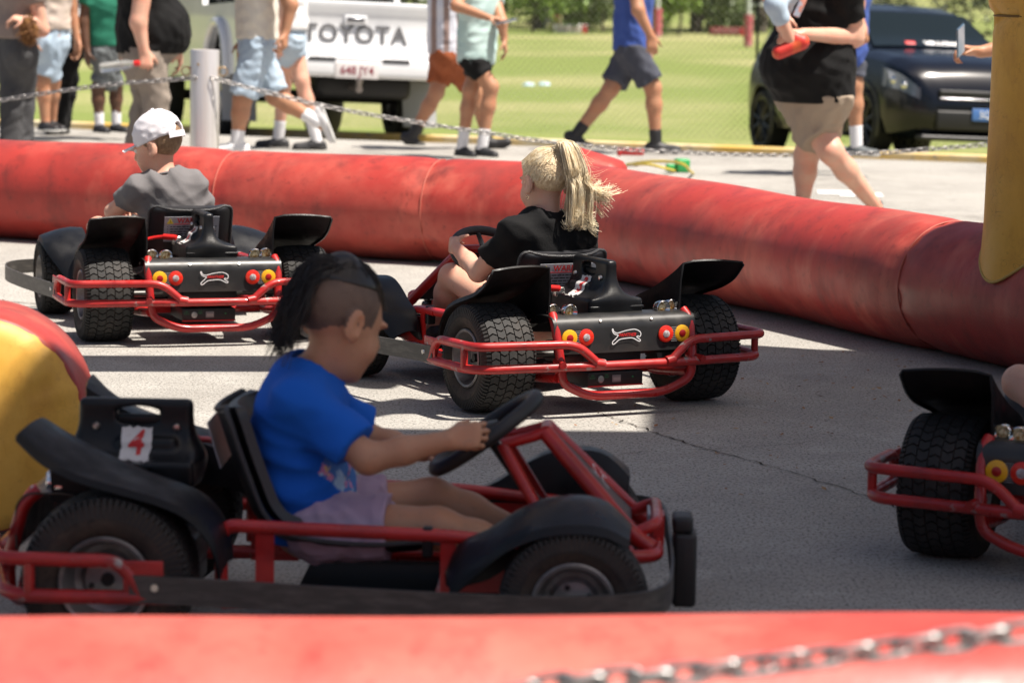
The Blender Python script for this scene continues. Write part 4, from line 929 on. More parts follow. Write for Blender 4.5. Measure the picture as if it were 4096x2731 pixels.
def adult(label, Y, legs, hips, fwd, skin, top, bottom, s=1.0, fat=1.0, arms=None, hem=None, sleeve=.5, short=.85, sock=None, shoes=None, flare=1.12, gender=0, hair=(.05, .03, .02), seed=0, h=.0115, group=None, belly=0.0, sockh=.16):
    f = nv((fwd[0], fwd[1], 0)); r = f.cross(Vector((0, 0, 1))); hip = at(hips[0], hips[1], Y) if not isinstance(hips, Vector) else hips
    L = []
    for (kn, an, td) in legs:
        K_ = at(*kn[:2], Y+kn[2]) ; A_ = at(*an[:2], Y+an[2]); A_.z = max(A_.z, .085*s); L.append((K_, A_, Vector(td)))
    hj = [hip+r*(-.092*s*fat)-Vector((0, 0, .02)), hip+r*(.092*s*fat)-Vector((0, 0, .02))]
    # nearest hip joint to each leg keeps left and right apart
    ch = hip+Vector((0, 0, .40*s))+f*.01; nk = hip+Vector((0, 0, .58*s)); hc = nk+Vector((0, 0, .17*s))+f*.03*s; shj = [nk+r*(-.185*s*max(1, fat*.92))-Vector((0, 0, .045*s)), nk+r*(.185*s*max(1, fat*.92))-Vector((0, 0, .045*s))]
    AR = []
    for i in range(2):
        if arms and arms[i]: e, w_, hd, n, t, cu = arms[i]; AR.append((at(*e[:2], Y+e[2]), at(*w_[:2], Y+w_[2]), Vector(hd), Vector(n), Vector(t), cu))
        else:
            sd = r*(-1 if i == 0 else 1); e = shj[i]+sd*.05*s+Vector((0, 0, -.28*s)); w_ = e+f*.06*s+Vector((0, 0, -.25*s)); AR.append((e, w_, Vector((0, 0, -1)), -sd, f, (18, 25, 18)))
    allp = [hip, ch, nk, hc]+[q for l in L for q in (l[0], l[1], l[1]+nv(l[2])*.2)]+[q for a in AR for q in (a[0], a[1], a[1]+nv(a[2])*.2*s)]+shj
    lo, hi = body_box(allp, .2*max(1, fat)); lo[2] = max(lo[2], -.03)
    def leg(F, inf, upto=1.0, frm=0.0, k=.03, fl=1.0):
        for i in range(2):
            K_, A_, td = L[i]; H = hj[i]; m = K_.lerp(A_, .33)
            if upto < 1: E_ = H.lerp(K_, upto); F.cone(H, E_, (.088*fat*s+inf), (.063*fat*s+inf)*fl, k, fe=True)
            else:
                F.cone(H, K_, .090*fat*s+inf, .060*s*(1+.4*(fat-1))+inf, k); F.cone(K_, m, .056*s*(1+.3*(fat-1))+inf, .057*s*(1+.3*(fat-1))+inf, k); F.cone(m, A_, .055*s*(1+.3*(fat-1))+inf, (.038 if fl == 1 else .06)*s+inf, k)
    def torso(F, inf, k=.05):
        fl = tuple(f); F.cone(hip, hip+Vector((0, 0, .16*s)), .165*s*fat+inf, .150*s*fat+inf, k, flat=fl, fs=1.38); F.cone(hip+Vector((0, 0, .16*s)), ch, .150*s*fat+inf, .170*s*fat**.7+inf, k, flat=fl, fs=1.4)
        F.cone(ch, nk-Vector((0, 0, .06*s)), .168*s*fat**.7+inf, .10*s+inf, k, flat=fl, fs=1.4)
        if belly: F.ell(hip+f*belly*.55+Vector((0, 0, .13*s)), (.17*s*fat+inf, .15*s*fat+inf, .2*s+inf), Matrix((r, f, Vector((0, 0, 1)))).transposed(), .06)
        F.cone(shj[0], shj[1], .062*s+inf, .062*s+inf, k)
    def arm(F, inf, upto=1.0, k=.025):
        for i in range(2):
            e, w_ = AR[i][:2]
            if upto < 1: F.cone(shj[i], shj[i].lerp(e, upto), .060*s*fat**.5+inf, .056*s*fat**.5+inf*1.2, k, fe=True)
            else: F.cone(shj[i], e, .056*s*fat**.6, .046*s*fat**.6, k); F.cone(e, w_, .046*s*fat**.5, .029*s*fat**.3, k)
    F = Field(lo, hi, h); torso(F, 0); leg(F, 0); arm(F, 0); F.cone(nk-Vector((0, 0, .05)), hc-f*.02*s-Vector((0, 0, .05*s)), .062*s, .056*s, .03); P, Rm, _, _, _ = head(F, hc, f, (0, 0, 1), s)
    for i in range(2):
        e, w_, hd, n, t, cu = AR[i]; hand(F, w_, hd, n, t, s*1.02, cu)
        K_, A_, td = L[i]; F.cone(A_, A_+nv(td)*.03*s-nv(L[i][0]-A_)*.04, .030*s, .022*s, .02)
    o = link('person', F.mesh(1), skin); tag(o, label, 'person', group)
    # clothes
    if top:
        F = Field(lo, hi, h); torso(F, .030); arm(F, .014, sleeve); hz = hip.z-.06 if hem is None else at(0, hem, Y).z
        F.disp(folds(seed, .19), .011); F.cut((hip.x, hip.y, hz), (0, 0, -1)); F.cone(nk-Vector((0, 0, .02)), nk+Vector((0, 0, .2)), .07*s, .07*s, .01, 'sub'); link('shirt', F.mesh(1), top, o)
    if bottom:
        F = Field(lo, hi, h); leg(F, .014 if short < 1 else .016, short if short < 1 else 1.0, fl=flare, k=.035); torso(F, .006)
        if short < 1:
            for i in range(2):
                E_ = hj[i].lerp(L[i][0], short); dd = nv(L[i][0]-hj[i])
        F.disp(folds(seed+1, .16), .014)
        F.cut((hip.x, hip.y, hz+.05 if top else hip.z+.1), (0, 0, 1))
        link('trousers' if short >= 1 else 'shorts', F.mesh(1), bottom, o)
    for i in range(2):
        K_, A_, td = L[i]; ax = nv(K_-A_)
        if sock:
            F = Field(*body_box([A_, A_+ax*sockh*s], .1), .009); F.cone(A_-ax*.02, A_+ax*sockh*s, .043*s, .046*s, .01); F.disp(folds(i+seed, .03), .003); link('sock', F.mesh(1), sock, o)
        if shoes:
            F = Field(*body_box([A_, A_+nv(td)*.2*s, A_-nv(td)*.1*s], .12), .008); hh, d, u = shoe(F, A_, td, s, ax if A_.z > .16 else None); F.cut(tuple(A_-(u if A_.z > .16 else Vector((0, 0, 1)))*.078*s), tuple(-(u if A_.z > .16 else Vector((0, 0, 1))))); so = link('shoe', F.mesh(1), shoes[0], o)
            F = Field(*body_box([A_, A_+nv(td)*.2*s, A_-nv(td)*.1*s], .12), .008); u_ = u if A_.z > .16 else Vector((0, 0, 1)); q = A_-u_*.068*s; F.cone(q-d*.045*s, q+d*.145*s, .046*s, .041*s, .005); F.cut(tuple(q+u_*.004*s), tuple(u_)); F.cut(tuple(q-u_*.016*s), tuple(-u_)); link('sole', F.mesh(1), shoes[1], so)
    F = Field(*body_box([hc], .2), .012); F.ell(hc+Vector((0, 0, .035*s))-f*.012*s, (.081*s, .098*s, .085*s), Rm, .01); F.cut(tuple(hc+f*.035*s+Vector((0, 0, .01*s))), tuple(f*.75-Vector((0, 0, .65))), .01); link('hair', F.mesh(1), M('hair_%d' % int(hair[0]*999), hair, .45, var=((60, tuple(x*1.8 for x in hair), .4, .7, 3),)), o)
    return o
G_ = 'adults and children walking past behind the track'
DEN = cloth('pale_denim', (.36, .46, .56), (.55, .62, .68), 9); JEAN = cloth('charcoal_denim', (.055, .055, .058), (.12, .12, .125), 5); BLKC = cloth('black_cotton', (.006, .006, .0065), (.010, .010, .010)); KHA = cloth('grey_brown_twill', (.26, .22, .185), (.19, .16, .135), 6); KH2 = cloth('khaki_twill', (.34, .27, .205), (.27, .21, .16), 6)
CRM = cloth('cream_cotton', (.66, .62, .54), (.58, .54, .46)); MINT = cloth('mint_cotton', (.42, .58, .56), (.66, .74, .72), 7); RUST = cloth('rust_cotton', (.30, .085, .035), (.23, .06, .025)); BLU = cloth('royal_blue_cotton', (.045, .085, .30), (.075, .14, .42), 6); NAV = cloth('slate_cotton', (.06, .065, .085), (.10, .105, .13), 6); GRNC = cloth('green_cotton', (.02, .16, .10), (.015, .11, .07)); GRY = cloth('grey_jersey', (.14, .155, .16), (.1, .11, .115)); TAU = cloth('taupe_cotton', (.24, .19, .17), (.18, .14, .125)); WHT = cloth('white_cotton', (.74, .74, .74), (.66, .66, .68)); FLO = cloth('floral_cotton', (.6, .5, .42), (.24, .2, .24), 22)
STR = stripes('striped_cotton', (.62, .63, .70), (.27, .19, .17), 3.4, 'X')
SKW = M('sock_white', (.72, .72, .74), .9, bump=(200, .2)); SHB = M('shoe_black', (.016, .016, .018), .55); SHW = M('shoe_white', (.66, .66, .67), .6); SLW = M('sole_white', (.6, .6, .58), .6); SLB = M('sole_black', (.02, .02, .02), .6)
dn = (0, 0, -1)
adult('person in charcoal jeans and taupe top at the left edge', 20.6, [((28, 215, 0), (24, 322, 0), (.9, .4, 0)), ((55, 215, .1), (52, 322, .1), (.9, .4, 0))], (38, 118), (.8, .6), SK_FAIR, TAU, JEAN, 1.0, .95, arms=[None, ((97, 70, -.12), (62, 46, -.2), (-1, -.2, .1), (0, .3, -.9), (0, -1, .2), (40, 45, 30))], hem=88, short=1, flare=1.3, shoes=(SHB, SLB), seed=1, group=G_, sleeve=.55)
adult('person in ripped pale denim shorts and floral top behind the jeans wearer', 23.0, [((99, 190, 0), (104, 277, 0), (.6, -.7, 0)), ((121, 190, .1), (119, 276, .15), (.6, -.7, 0))], (113, 92), (.7, -.6), SK_TAN, FLO, DEN, .95, .95, hem=66, short=.86, sock=None, shoes=(SHB, SLW), flare=1.2, seed=4, group=G_)
adult('person in black leggings and white shirt beside the denim shorts', 23.9, [((146, 180, 0), (133, 278, 0), (-.5, -.8, 0)), ((160, 180, .1), (141, 284, .1), (-.5, -.8, 0))], (158, 88), (-.4, -.9), SK_TAN, WHT, BLKC, .95, .92, hem=76, short=1, shoes=(SHB, SLB), seed=7, group=G_)
adult('child in green shirt, grey shorts and white socks left of the large man', 23.3, [((225, 202, 0), (228, 282, 0), (.5, -.8, 0)), ((266, 202, .1), (267, 281, .1), (.6, -.7, 0))], (247, 118), (.6, -.8), SK_DARK, GRNC, GRY, .86, .95, hem=102, short=.92, sock=SKW, shoes=(SHB, SLB), flare=1.3, seed=9, group=G_)
adult('large man in black T-shirt and grey-brown trousers holding a bottle', 19.6, [((338, 224, .1), (312, 338, .1), (1, .1, 0)), ((360, 226, -.1), (350, 345, -.1), (1, -.1, 0))], (328, 118), (.95, .25), SK_FAIR, BLKC, KHA, 1.05, 1.2, arms=[((412, 62, .15), (412, 112, .15), (.05, 0, -1), (-1, 0, 0), (.3, -1, 0), (20, 30, 20)), ((318, 52, -.25), (331, 118, -.25), (.15, -.1, -1), (-.2, 1, 0), (1, 0, 0), (70, 75, 45))], hem=118, short=1, flare=1.2, shoes=(SHB, SLB), seed=12, belly=.16, sleeve=.42, group=G_)
adult('walker in cream T-shirt, pale denim shorts and white socks by the bollard', 19.8, [((556, 232, -.1), (545, 322, -.1), (-1, -.1, 0)), ((632, 222, .1), (722, 276, .12), (.35, 0, -.9))], (590, 96), (-.95, -.2), SK_TAN, CRM, DEN, 1.0, .98, arms=[((668, 12, -.2), (655, 76, -.22), (-.05, -.1, -1), (-1, .2, 0), (-.3, -1, 0), (45, 50, 30)), None], hem=82, short=.92, sock=SKW, shoes=(SHW, SLW), flare=1.28, seed=15, group=G_, sleeve=.5, sockh=.19)
adult('pale-legged walker in light shorts just behind the cream T-shirt', 22.4, [((652, 192, .2), (640, 318, .25), (-1, 0, 0)), ((693, 186, 0), (726, 318, 0), (-.9, -.2, 0))], (668, 92), (-.95, .1), SK_FAIR, WHT, DEN, .95, .9, hem=60, short=.45, sock=SKW, shoes=(SHB, SLB), flare=1.15, seed=18, group=G_, sockh=.12)
adult('walker in striped shirt and rust shorts with black shoes', 22.6, [((1003, 212, 0), (950, 308, 0), (.85, -.1, -.5)), ((1092, 212, .25), (1118, 318, .3), (.95, -.1, .2))], (1020, 124), (1, .1), SK_TAN, STR, RUST, .96, .9, hem=110, short=.78, sock=SHB, shoes=(SHB, SLB), flare=1.25, seed=21, group=G_, sockh=.07, arms=[None, ((1024, 40, .15), (1060, 70, .15), (.9, 0, -.3), (0, .2, -1), (0, -1, 0), (50, 50, 30))])
adult('walker in mint T-shirt and black shorts holding a phone', 21.6, [((1080, 208, 0), (1062, 334, 0), (.55, -.8, 0)), ((1128, 200, -.1), (1108, 334, -.1), (.6, -.75, 0))], (1095, 126), (.8, -.5), SK_TAN, MINT, BLKC, .9, .95, arms=[((1152, 52, -.1), (1158, 92, -.1), (.12, -.1, -1), (-1, 0, 0), (.2, -1, 0), (20, 30, 20)), ((1048, 14, -.32), (1118, 40, -.42), (1, -.1, -.15), (0, .1, -1), (.1, -.9, .6), (35, 40, 30))], hem=133, short=.62, sock=SKW, shoes=(SHB, SLB), flare=1.15, seed=24, group=G_, sockh=.12)
adult('man in royal blue T-shirt and slate shorts striding to the right', 22.6, [((1402, 206, 0), (1328, 304, 0), (.8, -.1, -.45)), ((1500, 202, -.1), (1506, 322, -.1), (.95, -.15, 0))], (1452, 108), (1, -.1), SK_TAN, BLU, NAV, 1.03, 1.0, arms=[None, ((1466, 24, -.3), (1494, 82, -.3), (.15, -.05, -1), (-.2, 1, 0), (1, 0, 0), (35, 40, 25))], hem=96, short=.86, sock=SHB, shoes=(SHB, SLB), flare=1.3, seed=27, group=G_, sockh=.06)
adult('stout man in black T-shirt and khaki shorts carrying a toddler', 16.5, [((1852, 358, .1), (1842, 500, .1), (-.9, -.3, 0)), ((1908, 348, -.1), (2012, 500, .1), (-.8, -.3, 0))], (1870, 202), (-.75, -.55), SK_FAIR, BLKC, KH2, .96, 1.42, arms=[((1962, 86, -.12), (1845, 78, -.42), (-1, -.2, .1), (0, .2, -1), (.1, -.4, .9), (35, 40, 25)), ((1776, -10, -.35), (1800, 30, -.45), (-.1, -.2, -1), (.6, .6, 0), (.4, -1, 0), (35, 40, 25))], hem=208, short=.80, sock=None, shoes=(SHB, SLW), flare=1.1, seed=30, belly=.12, sleeve=.62, group=G_)
adult('person in white socks and grey shoes mostly behind the stout man', 20.4, [((1962, 196, 0), (1967, 330, 0), (.8, -.55, 0)), ((1925, 196, .3), (1905, 326, .4), (.8, -.5, 0))], (1940, 112), (.7, -.7), SK_TAN, BLU, NAV, .95, .95, arms=[((1968, 40, -.15), (1984, 66, -.2), (.2, -.2, -1), (-1, 0, 0), (0, -1, 0), (60, 60, 40)), None], hem=128, short=.8, sock=SKW, shoes=(GRY, SLW), seed=33, group=G_, sockh=.12)
adult('person behind the yellow column whose hand holds up a phone', 14.4, [((2440, 320, 0), (2440, 520, 0), (-1, -.2, 0)), ((2500, 320, 0), (2500, 520, .1), (-1, -.2, 0))], Vector((2.55, 14.5, .92)), (-.95, -.2), SK_TAN, NAV, JEAN, 1.0, 1.0, arms=[((2352, 100, -.1), (2252, 120, -.15), (-1, 0, .1), (0, -.3, -.9), (0, -.6, .8), (50, 55, 35)), None], short=1, shoes=(SHB, SLB), seed=36, group=G_, sleeve=.6)
# ---- things in hands
def phone(x, y, Y, rot, label):
    g = MB(); g.rbox((0, 0, 0), (.072, .009, .148), .0042); o = g.build('phone', M('phone_back', (.05, .09, .14), .2, coat=.5)); o.location = at(x, y, Y); o.rotation_euler = rot; tag(o, label, 'phone')
    g = MB(); g.box((0, -.0049, 0), (.066, .001, .138)); g.build('screen', M('phone_glass', (.25, .33, .40), .08), o)
phone(2206, 94, 14.12, (R(10), R(-25), R(55)), 'phone held up beside the dark car windscreen'); phone(1163, 50, 21.12, (R(75), R(8), R(80)), 'dark phone in the hand of the mint T-shirt walker')
T = empty('bottle', at(298, 148, 19.25)); T.rotation_euler = (0, R(82), R(-8)); g = MB(); g.lathe([(0, -.19), (.031, -.188), (.033, -.17), (.031, -.12), (.033, -.07), (.031, -.02), (.02, .02), (.014, .035), (0, .036)], None, 20); g.build('body', M('clear_plastic', (.8, .82, .82), .08, trans=.85, alpha=.55), T, 60)
g = MB(); g.lathe([(0, .065), (.017, .064), (.018, .03), (0, .03)], None, 16); g.build('cap', M('bottle_cap_red', (.6, .02, .02), .4), T); tag(T, 'clear plastic bottle with red cap in the large man\'s hand', 'bottle')
r_ = np.random.default_rng(2); g = MB(); c = at(64, 66, 20.35)
for i in range(420):
    d = Vector(r_.normal(size=3)); d.normalize(); p = c+Vector((d.x*.055, d.y*.05, d.z*.10-.0))*r_.uniform(.5, 1); q = p+Vector((r_.normal(0, .02)+.012, r_.normal(0, .02), -.035)); g.tube([p, p.lerp(q, .5)+Vector((r_.normal(0, .006), 0, .006)), q], [.004, .0035, .001], 4, caps=False)
g.rbox(c, (.07, .06, .14), .028); tag(g.build('plush_toy', M('brown_fur', (.16, .065, .022), .8, var=((25, (.36, .17, .05), .45, .65, 3),)), None, 180), 'shaggy brown plush toy held at the taupe top', 'plush toy')
# toddler carried by the stout man: legs and body hugging his chest
c = at(1800, -30, 16.05); F = Field(*body_box([c, at(1800, 122, 15.95), c+Vector((0, .1, .35))], .16), .009); hp = c+Vector((0, .02, -.02)); ft = at(1822, 108, 15.95)
F.cone(hp, hp+Vector((.03, .1, .22)), .085, .08, .03); F.cone(hp+Vector((.03, .1, .22)), hp+Vector((.03, .1, .30)), .05, .045, .03); head(F, hp+Vector((.03, .1, .40)), Vector((-.8, -.4, .1)), (0, 0, 1), .82)
kn = at(1780, 12, 15.9); F.cone(hp, kn, .06, .045, .02); F.cone(kn, ft, .042, .03, .02); kn2 = kn+Vector((.06, .22, -.01)); F.cone(hp, kn2, .055, .045, .02); F.cone(kn2, kn2+Vector((.02, .02, -.2)), .04, .03, .02)
for e in (-1, 1): F.cone(hp+Vector((.02, .08, .2)), hp+Vector((e*.14, .02, .1)), .035, .028, .02); F.cone(hp+Vector((e*.14, .02, .1)), hp+Vector((e*.1+.06, .06, .2)), .026, .02, .01)
td = link('person', F.mesh(1), SK_FAIR); tag(td, 'toddler with red shoes held against the stout man', 'person', G_)
F = Field(*body_box([hp, kn, kn2, ft], .12), .009); F.cone(hp, hp+Vector((0, 0, .06)), .094, .094, .03); F.cone(hp, kn, .07, .055, .02); F.cone(kn, kn.lerp(ft, .3), .053, .05, .02); F.cone(hp, kn2, .066, .055, .02); link('trousers', F.mesh(1), DEN, td)
F = Field(*body_box([hp, hp+Vector((.03, .1, .3))], .2), .009); F.cone(hp+Vector((0, 0, .05)), hp+Vector((.03, .1, .23)), .097, .09, .03); link('shirt', F.mesh(1), NAV, td)
RS = M('toddler_shoe_red', (.55, .03, .02), .5, var=((20, (.62, .14, .03), .5, .7, 3),))
F = Field(*body_box([ft, ft+Vector((-.1, 0, -.06)), ft+Vector((.12, 0, .05))], .06), .006); F.cone(ft+Vector((.045, 0, .022)), ft+Vector((-.075, -.015, -.03)), .038, .036, .015); F.cone(ft+Vector((.04, 0, .03)), ft+Vector((.0, 0, .05)), .034, .03, .015); link('shoe', F.mesh(1), RS, td)
g = MB(); g.tube(spline([at(1852, -20, 15.95), at(1842, 8, 15.93), at(1828, 38, 15.92)], 5), [.018]*11, 8); tag(g.build('lanyard', M('lanyard', (.34, .36, .42), .7, var=((30, (.5, .2, .15), .45, .55, 2),))), 'pale lanyard ribbon hanging on the stout man\'s chest', 'lanyard')
# ================================================================ CHILDREN IN THE KARTS
HN = {(3, 'R'): ((-.95, .25, -.25), (.05, -.25, 1)), (1, 'L'): ((.92, .35, -.05), (.1, -.35, .9))}
def kid(label, ki, J, skin, shirt, shorts, sp, seed, h=.0046, hemz=.20, shortf=.62, sleeve=.62, col2=None, headfn=None):
    W = {k: kw(ki, v) for k, v in J.items() if k not in ('fwd', 'up')}
    a = R(KP[ki][2]); rot = Matrix.Rotation(a, 3, 'Z'); fw = rot @ Vector(J['fwd']); up = rot @ Vector(J.get('up', (0, 0, 1))); f = rot @ Vector((0, 1, 0)); r = nv(W['shR']-W['shL']); s = .60
    lo, hi = body_box(list(W.values()), .16)
    def torso(F, inf, k=.04):
        fl = tuple(nv(Vector((0, 0, 1)).cross(r)))
        F.cone(W['pel'], W['pel'].lerp(W['chest'], .5), .100+inf, .094+inf, k, flat=fl, fs=1.2); F.cone(W['pel'].lerp(W['chest'], .5), W['chest'], .094+inf, .094+inf, k, flat=fl, fs=1.25); F.cone(W['chest'], W['nk'].lerp(W['chest'], .25), .092+inf, .070+inf, k, flat=fl, fs=1.3)
        F.cone(W['shL'], W['shR'], .040+inf, .040+inf, k)
    def leg(F, inf, upto=1):
        for q in 'LR':
            H, Kn, An = W['hip'+q], W['kn'+q], W['an'+q]; m = Kn.lerp(An, .35)
            if upto < 1: F.cone(H, H.lerp(Kn, upto), .060+inf, .055+inf*1.5, .03, fe=True)
            else: F.cone(H, Kn, .056+inf, .041+inf, .025); F.cone(Kn, m, .040+inf, .040+inf, .02); F.cone(m, An, .039+inf, .027+inf, .02)
    F = Field(lo, hi, h); torso(F, 0); leg(F, 0)
    for q in 'LR':
        F.cone(W['sh'+q], W['el'+q], .037, .030, .02); F.cone(W['el'+q], W['wr'+q].lerp(W['el'+q], .55), .030, .0275, .015); F.cone(W['wr'+q].lerp(W['el'+q], .55), W['wr'+q], .0275, .0195, .015)
        g_ = W['gr'+q]; dh = nv(g_-W['wr'+q]); sx = 1 if q == 'R' else -1; n = rot @ Vector((-sx*.62, .25, -.75)); t = rot @ Vector((-sx*.75, -.2, .7))
        n, t = (rot @ Vector(HN[(ki, q)][0]), rot @ Vector(HN[(ki, q)][1])) if (ki, q) in HN else (n, t)
        hand(F, W['wr'+q], dh, n, t, .66, (48, 72, 50), (.5, .6, .75), k=.004)
        F.cone(W['an'+q], W['an'+q]+f*.09-Vector((0, 0, .04)), .026, .022, .015)
    c = W['head']; F.cone(W['nk']-Vector((0, 0, .03)), c-nv(fw)*.022-Vector((0, 0, .055)), .038, .035, .018); P, Rm, r_h, f_h, u_h = head(F, c, fw, up, sp)
    me = F.mesh(2); o = link('person', me, [skin, col2] if col2 else skin); tag(o, label, 'person', 'children driving the go-karts')
    if col2:
        Rt = np.array(Rm.transposed()); V = np.zeros(len(me.vertices)*3, np.float32); me.vertices.foreach_get('co', V); V = V.reshape(-1, 3); L_ = (V-np.array(c)) @ Rt.T/sp
        msk = (L_[:, 2] > -.008+.75*(L_[:, 1]+.015)*(L_[:, 1] < -.015)+.004*np.sin(L_[:, 1]*260)) & (L_[:, 1] < .050+.25*(L_[:, 2]-.03)) & (L_[:, 2] > -.062) & (np.linalg.norm(L_, axis=1) < .13) & (np.abs(L_[:, 0]) < .0825)
        idx = np.zeros(len(me.polygons)*4, np.int32); me.polygons.foreach_get('vertices', idx); pm = msk[idx.reshape(-1, 4)].all(1); me.polygons.foreach_set('material_index', pm.astype(np.int32))
    if ki != 3: eyes(P, Rm, sp, o)
    F = Field(lo, hi, h); torso(F, .016, .05)
    for q in 'LR': F.cone(W['sh'+q], W['sh'+q].lerp(W['el'+q], sleeve), .046, .052, .03, fe=True)
    F.disp(folds(seed, .26, tuple(nv(r*.5+Vector((0, 0, 1))))), .010); F.disp(folds(seed+5, .15), .0035); F.cut((c.x, c.y, hemz), (0, 0, -1)); F.cone(W['nk']+(c-W['nk'])*.06, W['nk'].lerp(c, .7), .049, .058, .005, 'sub'); s_ = link('shirt', F.mesh(2), shirt, o)
    ax = nv(c-W['nk']); g = MB(); q_ = W['nk']+(c-W['nk'])*.06; g.tube([p+ax*.002 for p in circle(q_, .0505, ax, 30)], .0052, 8, closed=True); g.build('collar', shirt, s_, 180)
    if shorts:
        F = Field(lo, hi, h); leg(F, .008, shortf); F.cone(W['hipL'], W['hipR'], .066, .066, .03); F.disp(folds(seed+9, .07), .007); link('shorts', F.mesh(1), shorts, o)
    for q in 'LR':
        A_ = W['an'+q]; F = Field(*body_box([A_, A_+f*.16], .08), .006); shoe(F, A_, f+Vector((0, 0, -.15)), .72); link('shoe', F.mesh(1), SHB, o)
    return o, P, Rm, (r_h, f_h, u_h), W, rot

SY = lambda J: J
# --- boy in the white cap
CAPW = M('cap_white_cotton', (.72, .70, .74), .85, var=((8, (.64, .62, .68), .45, .7, 4),), bump=(240, .15))
HAIRB = M('short_fair_hair', (.20, .115, .06), .55, var=((120, (.32, .2, .11), .4, .65, 3, (1, 1, .2)),), bump=(300, .5)); 
GREYT = cloth('washed_grey_cotton', (.15, .143, .146), (.20, .19, .195), 10)
J1 = dict(pel=(-.01, .335, .235), chest=(-.05, .295, .43), nk=(-.078, .285, .555), head=(-.098, .315, .668), fwd=(-.76, .60, -.26), shL=(-.172, .285, .512), shR=(.022, .285, .522), elL=(-.250, .38, .425), wrL=(-.20, .56, .425), grL=(-.118, .70, .41), elR=(.105, .40, .415), wrR=(.15, .58, .42), grR=(.118, .70, .41), hipL=(-.075, .36, .225), hipR=(.06, .36, .225), knL=(-.262, .62, .345), knR=(.17, .66, .345), anL=(-.15, .83, .17), anR=(.13, .84, .17))
o, P, Rm, (rh, fh, uh), W, rot = kid('child in white cap and grey T-shirt driving the far-left go-kart', 0, J1, SK_FAIR, GREYT, cloth('dark_shorts', (.03, .03, .035)), .93, 41)
c = W['head']; F = Field(*body_box([c], .17), .005); F.ell(P(0, -.013, .026), (.0765*.93, .0945*.93, .082*.93), Rm, .01); F.cut(tuple(P(0, .035, -.01)), tuple(fh*.9-uh*.25), .006); F.cut(tuple(P(0, 0, -.062)), tuple(-uh), .006); F.ell(P(.078, -.01, -.02), (.02, .022, .034), Rm, .004, 'sub'); F.ell(P(-.078, -.01, -.02), (.02, .022, .034), Rm, .004, 'sub'); link('hair', F.mesh(1), HAIRB, o)
F = Field(*body_box([c], .2), .005); F.ell(P(0, -.012, .042), (.0835*.93, .103*.93, .090*.93), Rm, .01); F.cone(P(0, -.012, .05), P(0, -.012, .022), .09*.93, .092*.93, .02, flat=tuple(rh), fs=1.13); F.cut(tuple(P(0, 0, .018)), tuple(-uh*.985-fh*.12), .003); F.cone(P(0, -.13, .040), P(0, -.06, .044), .030, .026, .004, 'sub'); F.disp(folds(77, .09), .004); cap = link('cap', F.mesh(1), CAPW, o)
g = MB(); G = []
for i in range(7):
    t = i/6; G.append([P(x*(.066-.012*t**2.5)/.066*.066, .070+(.078*t)*math.sqrt(max(0, 1-(x)**2*.62)), .024-.010*t-.012*x*x) for x in np.linspace(-1, 1, 11)])
g.sheet(G, .0035); g.build('brim', CAPW, cap, 60)
g = MB(); g.lathe([(0, .008), (.006, .006), (.008, 0), (0, 0)], Matrix.Translation(P(0, -.012, .1395)) @ Rm.to_4x4(), 10); g.build('button', CAPW, cap)
g = MB(); g.sweep([(-.0015, -.011), (.0015, -.011), (.0015, .011), (-.0015, .011)], [P(.0875*math.sin(a), -.012-.1055*math.cos(a), .026) for a in np.linspace(-.75, .75, 12)], up=uh); g.build('strap', CAPW, cap)
# --- girl with the ponytail
BLACKT = cloth('black_tee', (.006, .006, .0065), (.011, .011, .012), 9)
J2 = dict(pel=(0, .335, .235), chest=(-.015, .295, .435), nk=(-.018, .275, .548), head=(-.014, .300, .668), fwd=(-.10, .98, -.12), shL=(-.128, .275, .508), shR=(.105, .275, .508), elL=(-.178, .430, .375), wrL=(-.172, .605, .438), grL=(-.145, .72, .445), elR=(.18, .42, .39), wrR=(.155, .59, .42), grR=(.118, .70, .41), hipL=(-.065, .36, .23), hipR=(.065, .36, .23), knL=(-.14, .695, .335), knR=(.13, .69, .335), anL=(-.125, .83, .17), anR=(.12, .83, .17))
o, P, Rm, (rh, fh, uh), W, rot = kid('child with blonde ponytail and black T-shirt driving go-kart number 3', 1, J2, SK_FAIR, BLACKT, cloth('dark_shorts', (.03, .03, .035)), .92, 51, shortf=.45)
BLO = M('blonde_hair', (.80, .65, .42), .34, 0, .5, var=((55, (.90, .80, .60), .4, .65, 3),)); BLO2 = M('blonde_scalp', (.58, .42, .25), .5, 0, .5, var=((110, (.76, .6, .38), .42, .62, 3, (1, 1, .35)),), bump=(160, .5))
c = W['head']; F = Field(*body_box([c], .17), .0048); F.ell(P(0, -.014, .031), (.0775*.92, .0965*.92, .084*.92), Rm, .01);  F.cut(tuple(P(0, .042, .03)), tuple(fh*.8-uh*.6), .008); F.ell(P(-.085, .0, -.025), (.03, .035, .04), Rm, .008, 'sub'); F.ell(P(.085, .0, -.025), (.03, .035, .04), Rm, .008, 'sub'); F.cut(tuple(P(0, -.05, -.036)), tuple(-uh*.9+fh*.42), .01); link('hair', F.mesh(1), BLO2, o)
tie = kw(1, (.0, .243, .772)); rr = np.random.default_rng(8); crv = []
for i in range(900):      # combed strands from the hairline to the tie
    a = rr.uniform(-2.9, 2.9); ph = rr.uniform(.25, 1.0); el = rr.uniform(-.42, .5)
    d = Vector((math.sin(a), -math.cos(a)*1.0, el)); 
    if d.y > .35 and el < .15: continue
    p0 = P(d.x*.0775, -.014+d.y*.094, .03+el*.085); m = Vector((p0+tie)/2); mv = (m-P(0, -.014, .03)); m = P(0, -.014, .03)+mv.normalized()*max(mv.length, .083*.92+.001); crv.append(spline([p0+(p0-c).normalized()*.002, m+(m-c).normalized()*.004, tie+Vector(rr.normal(0, .004, 3))], 4))
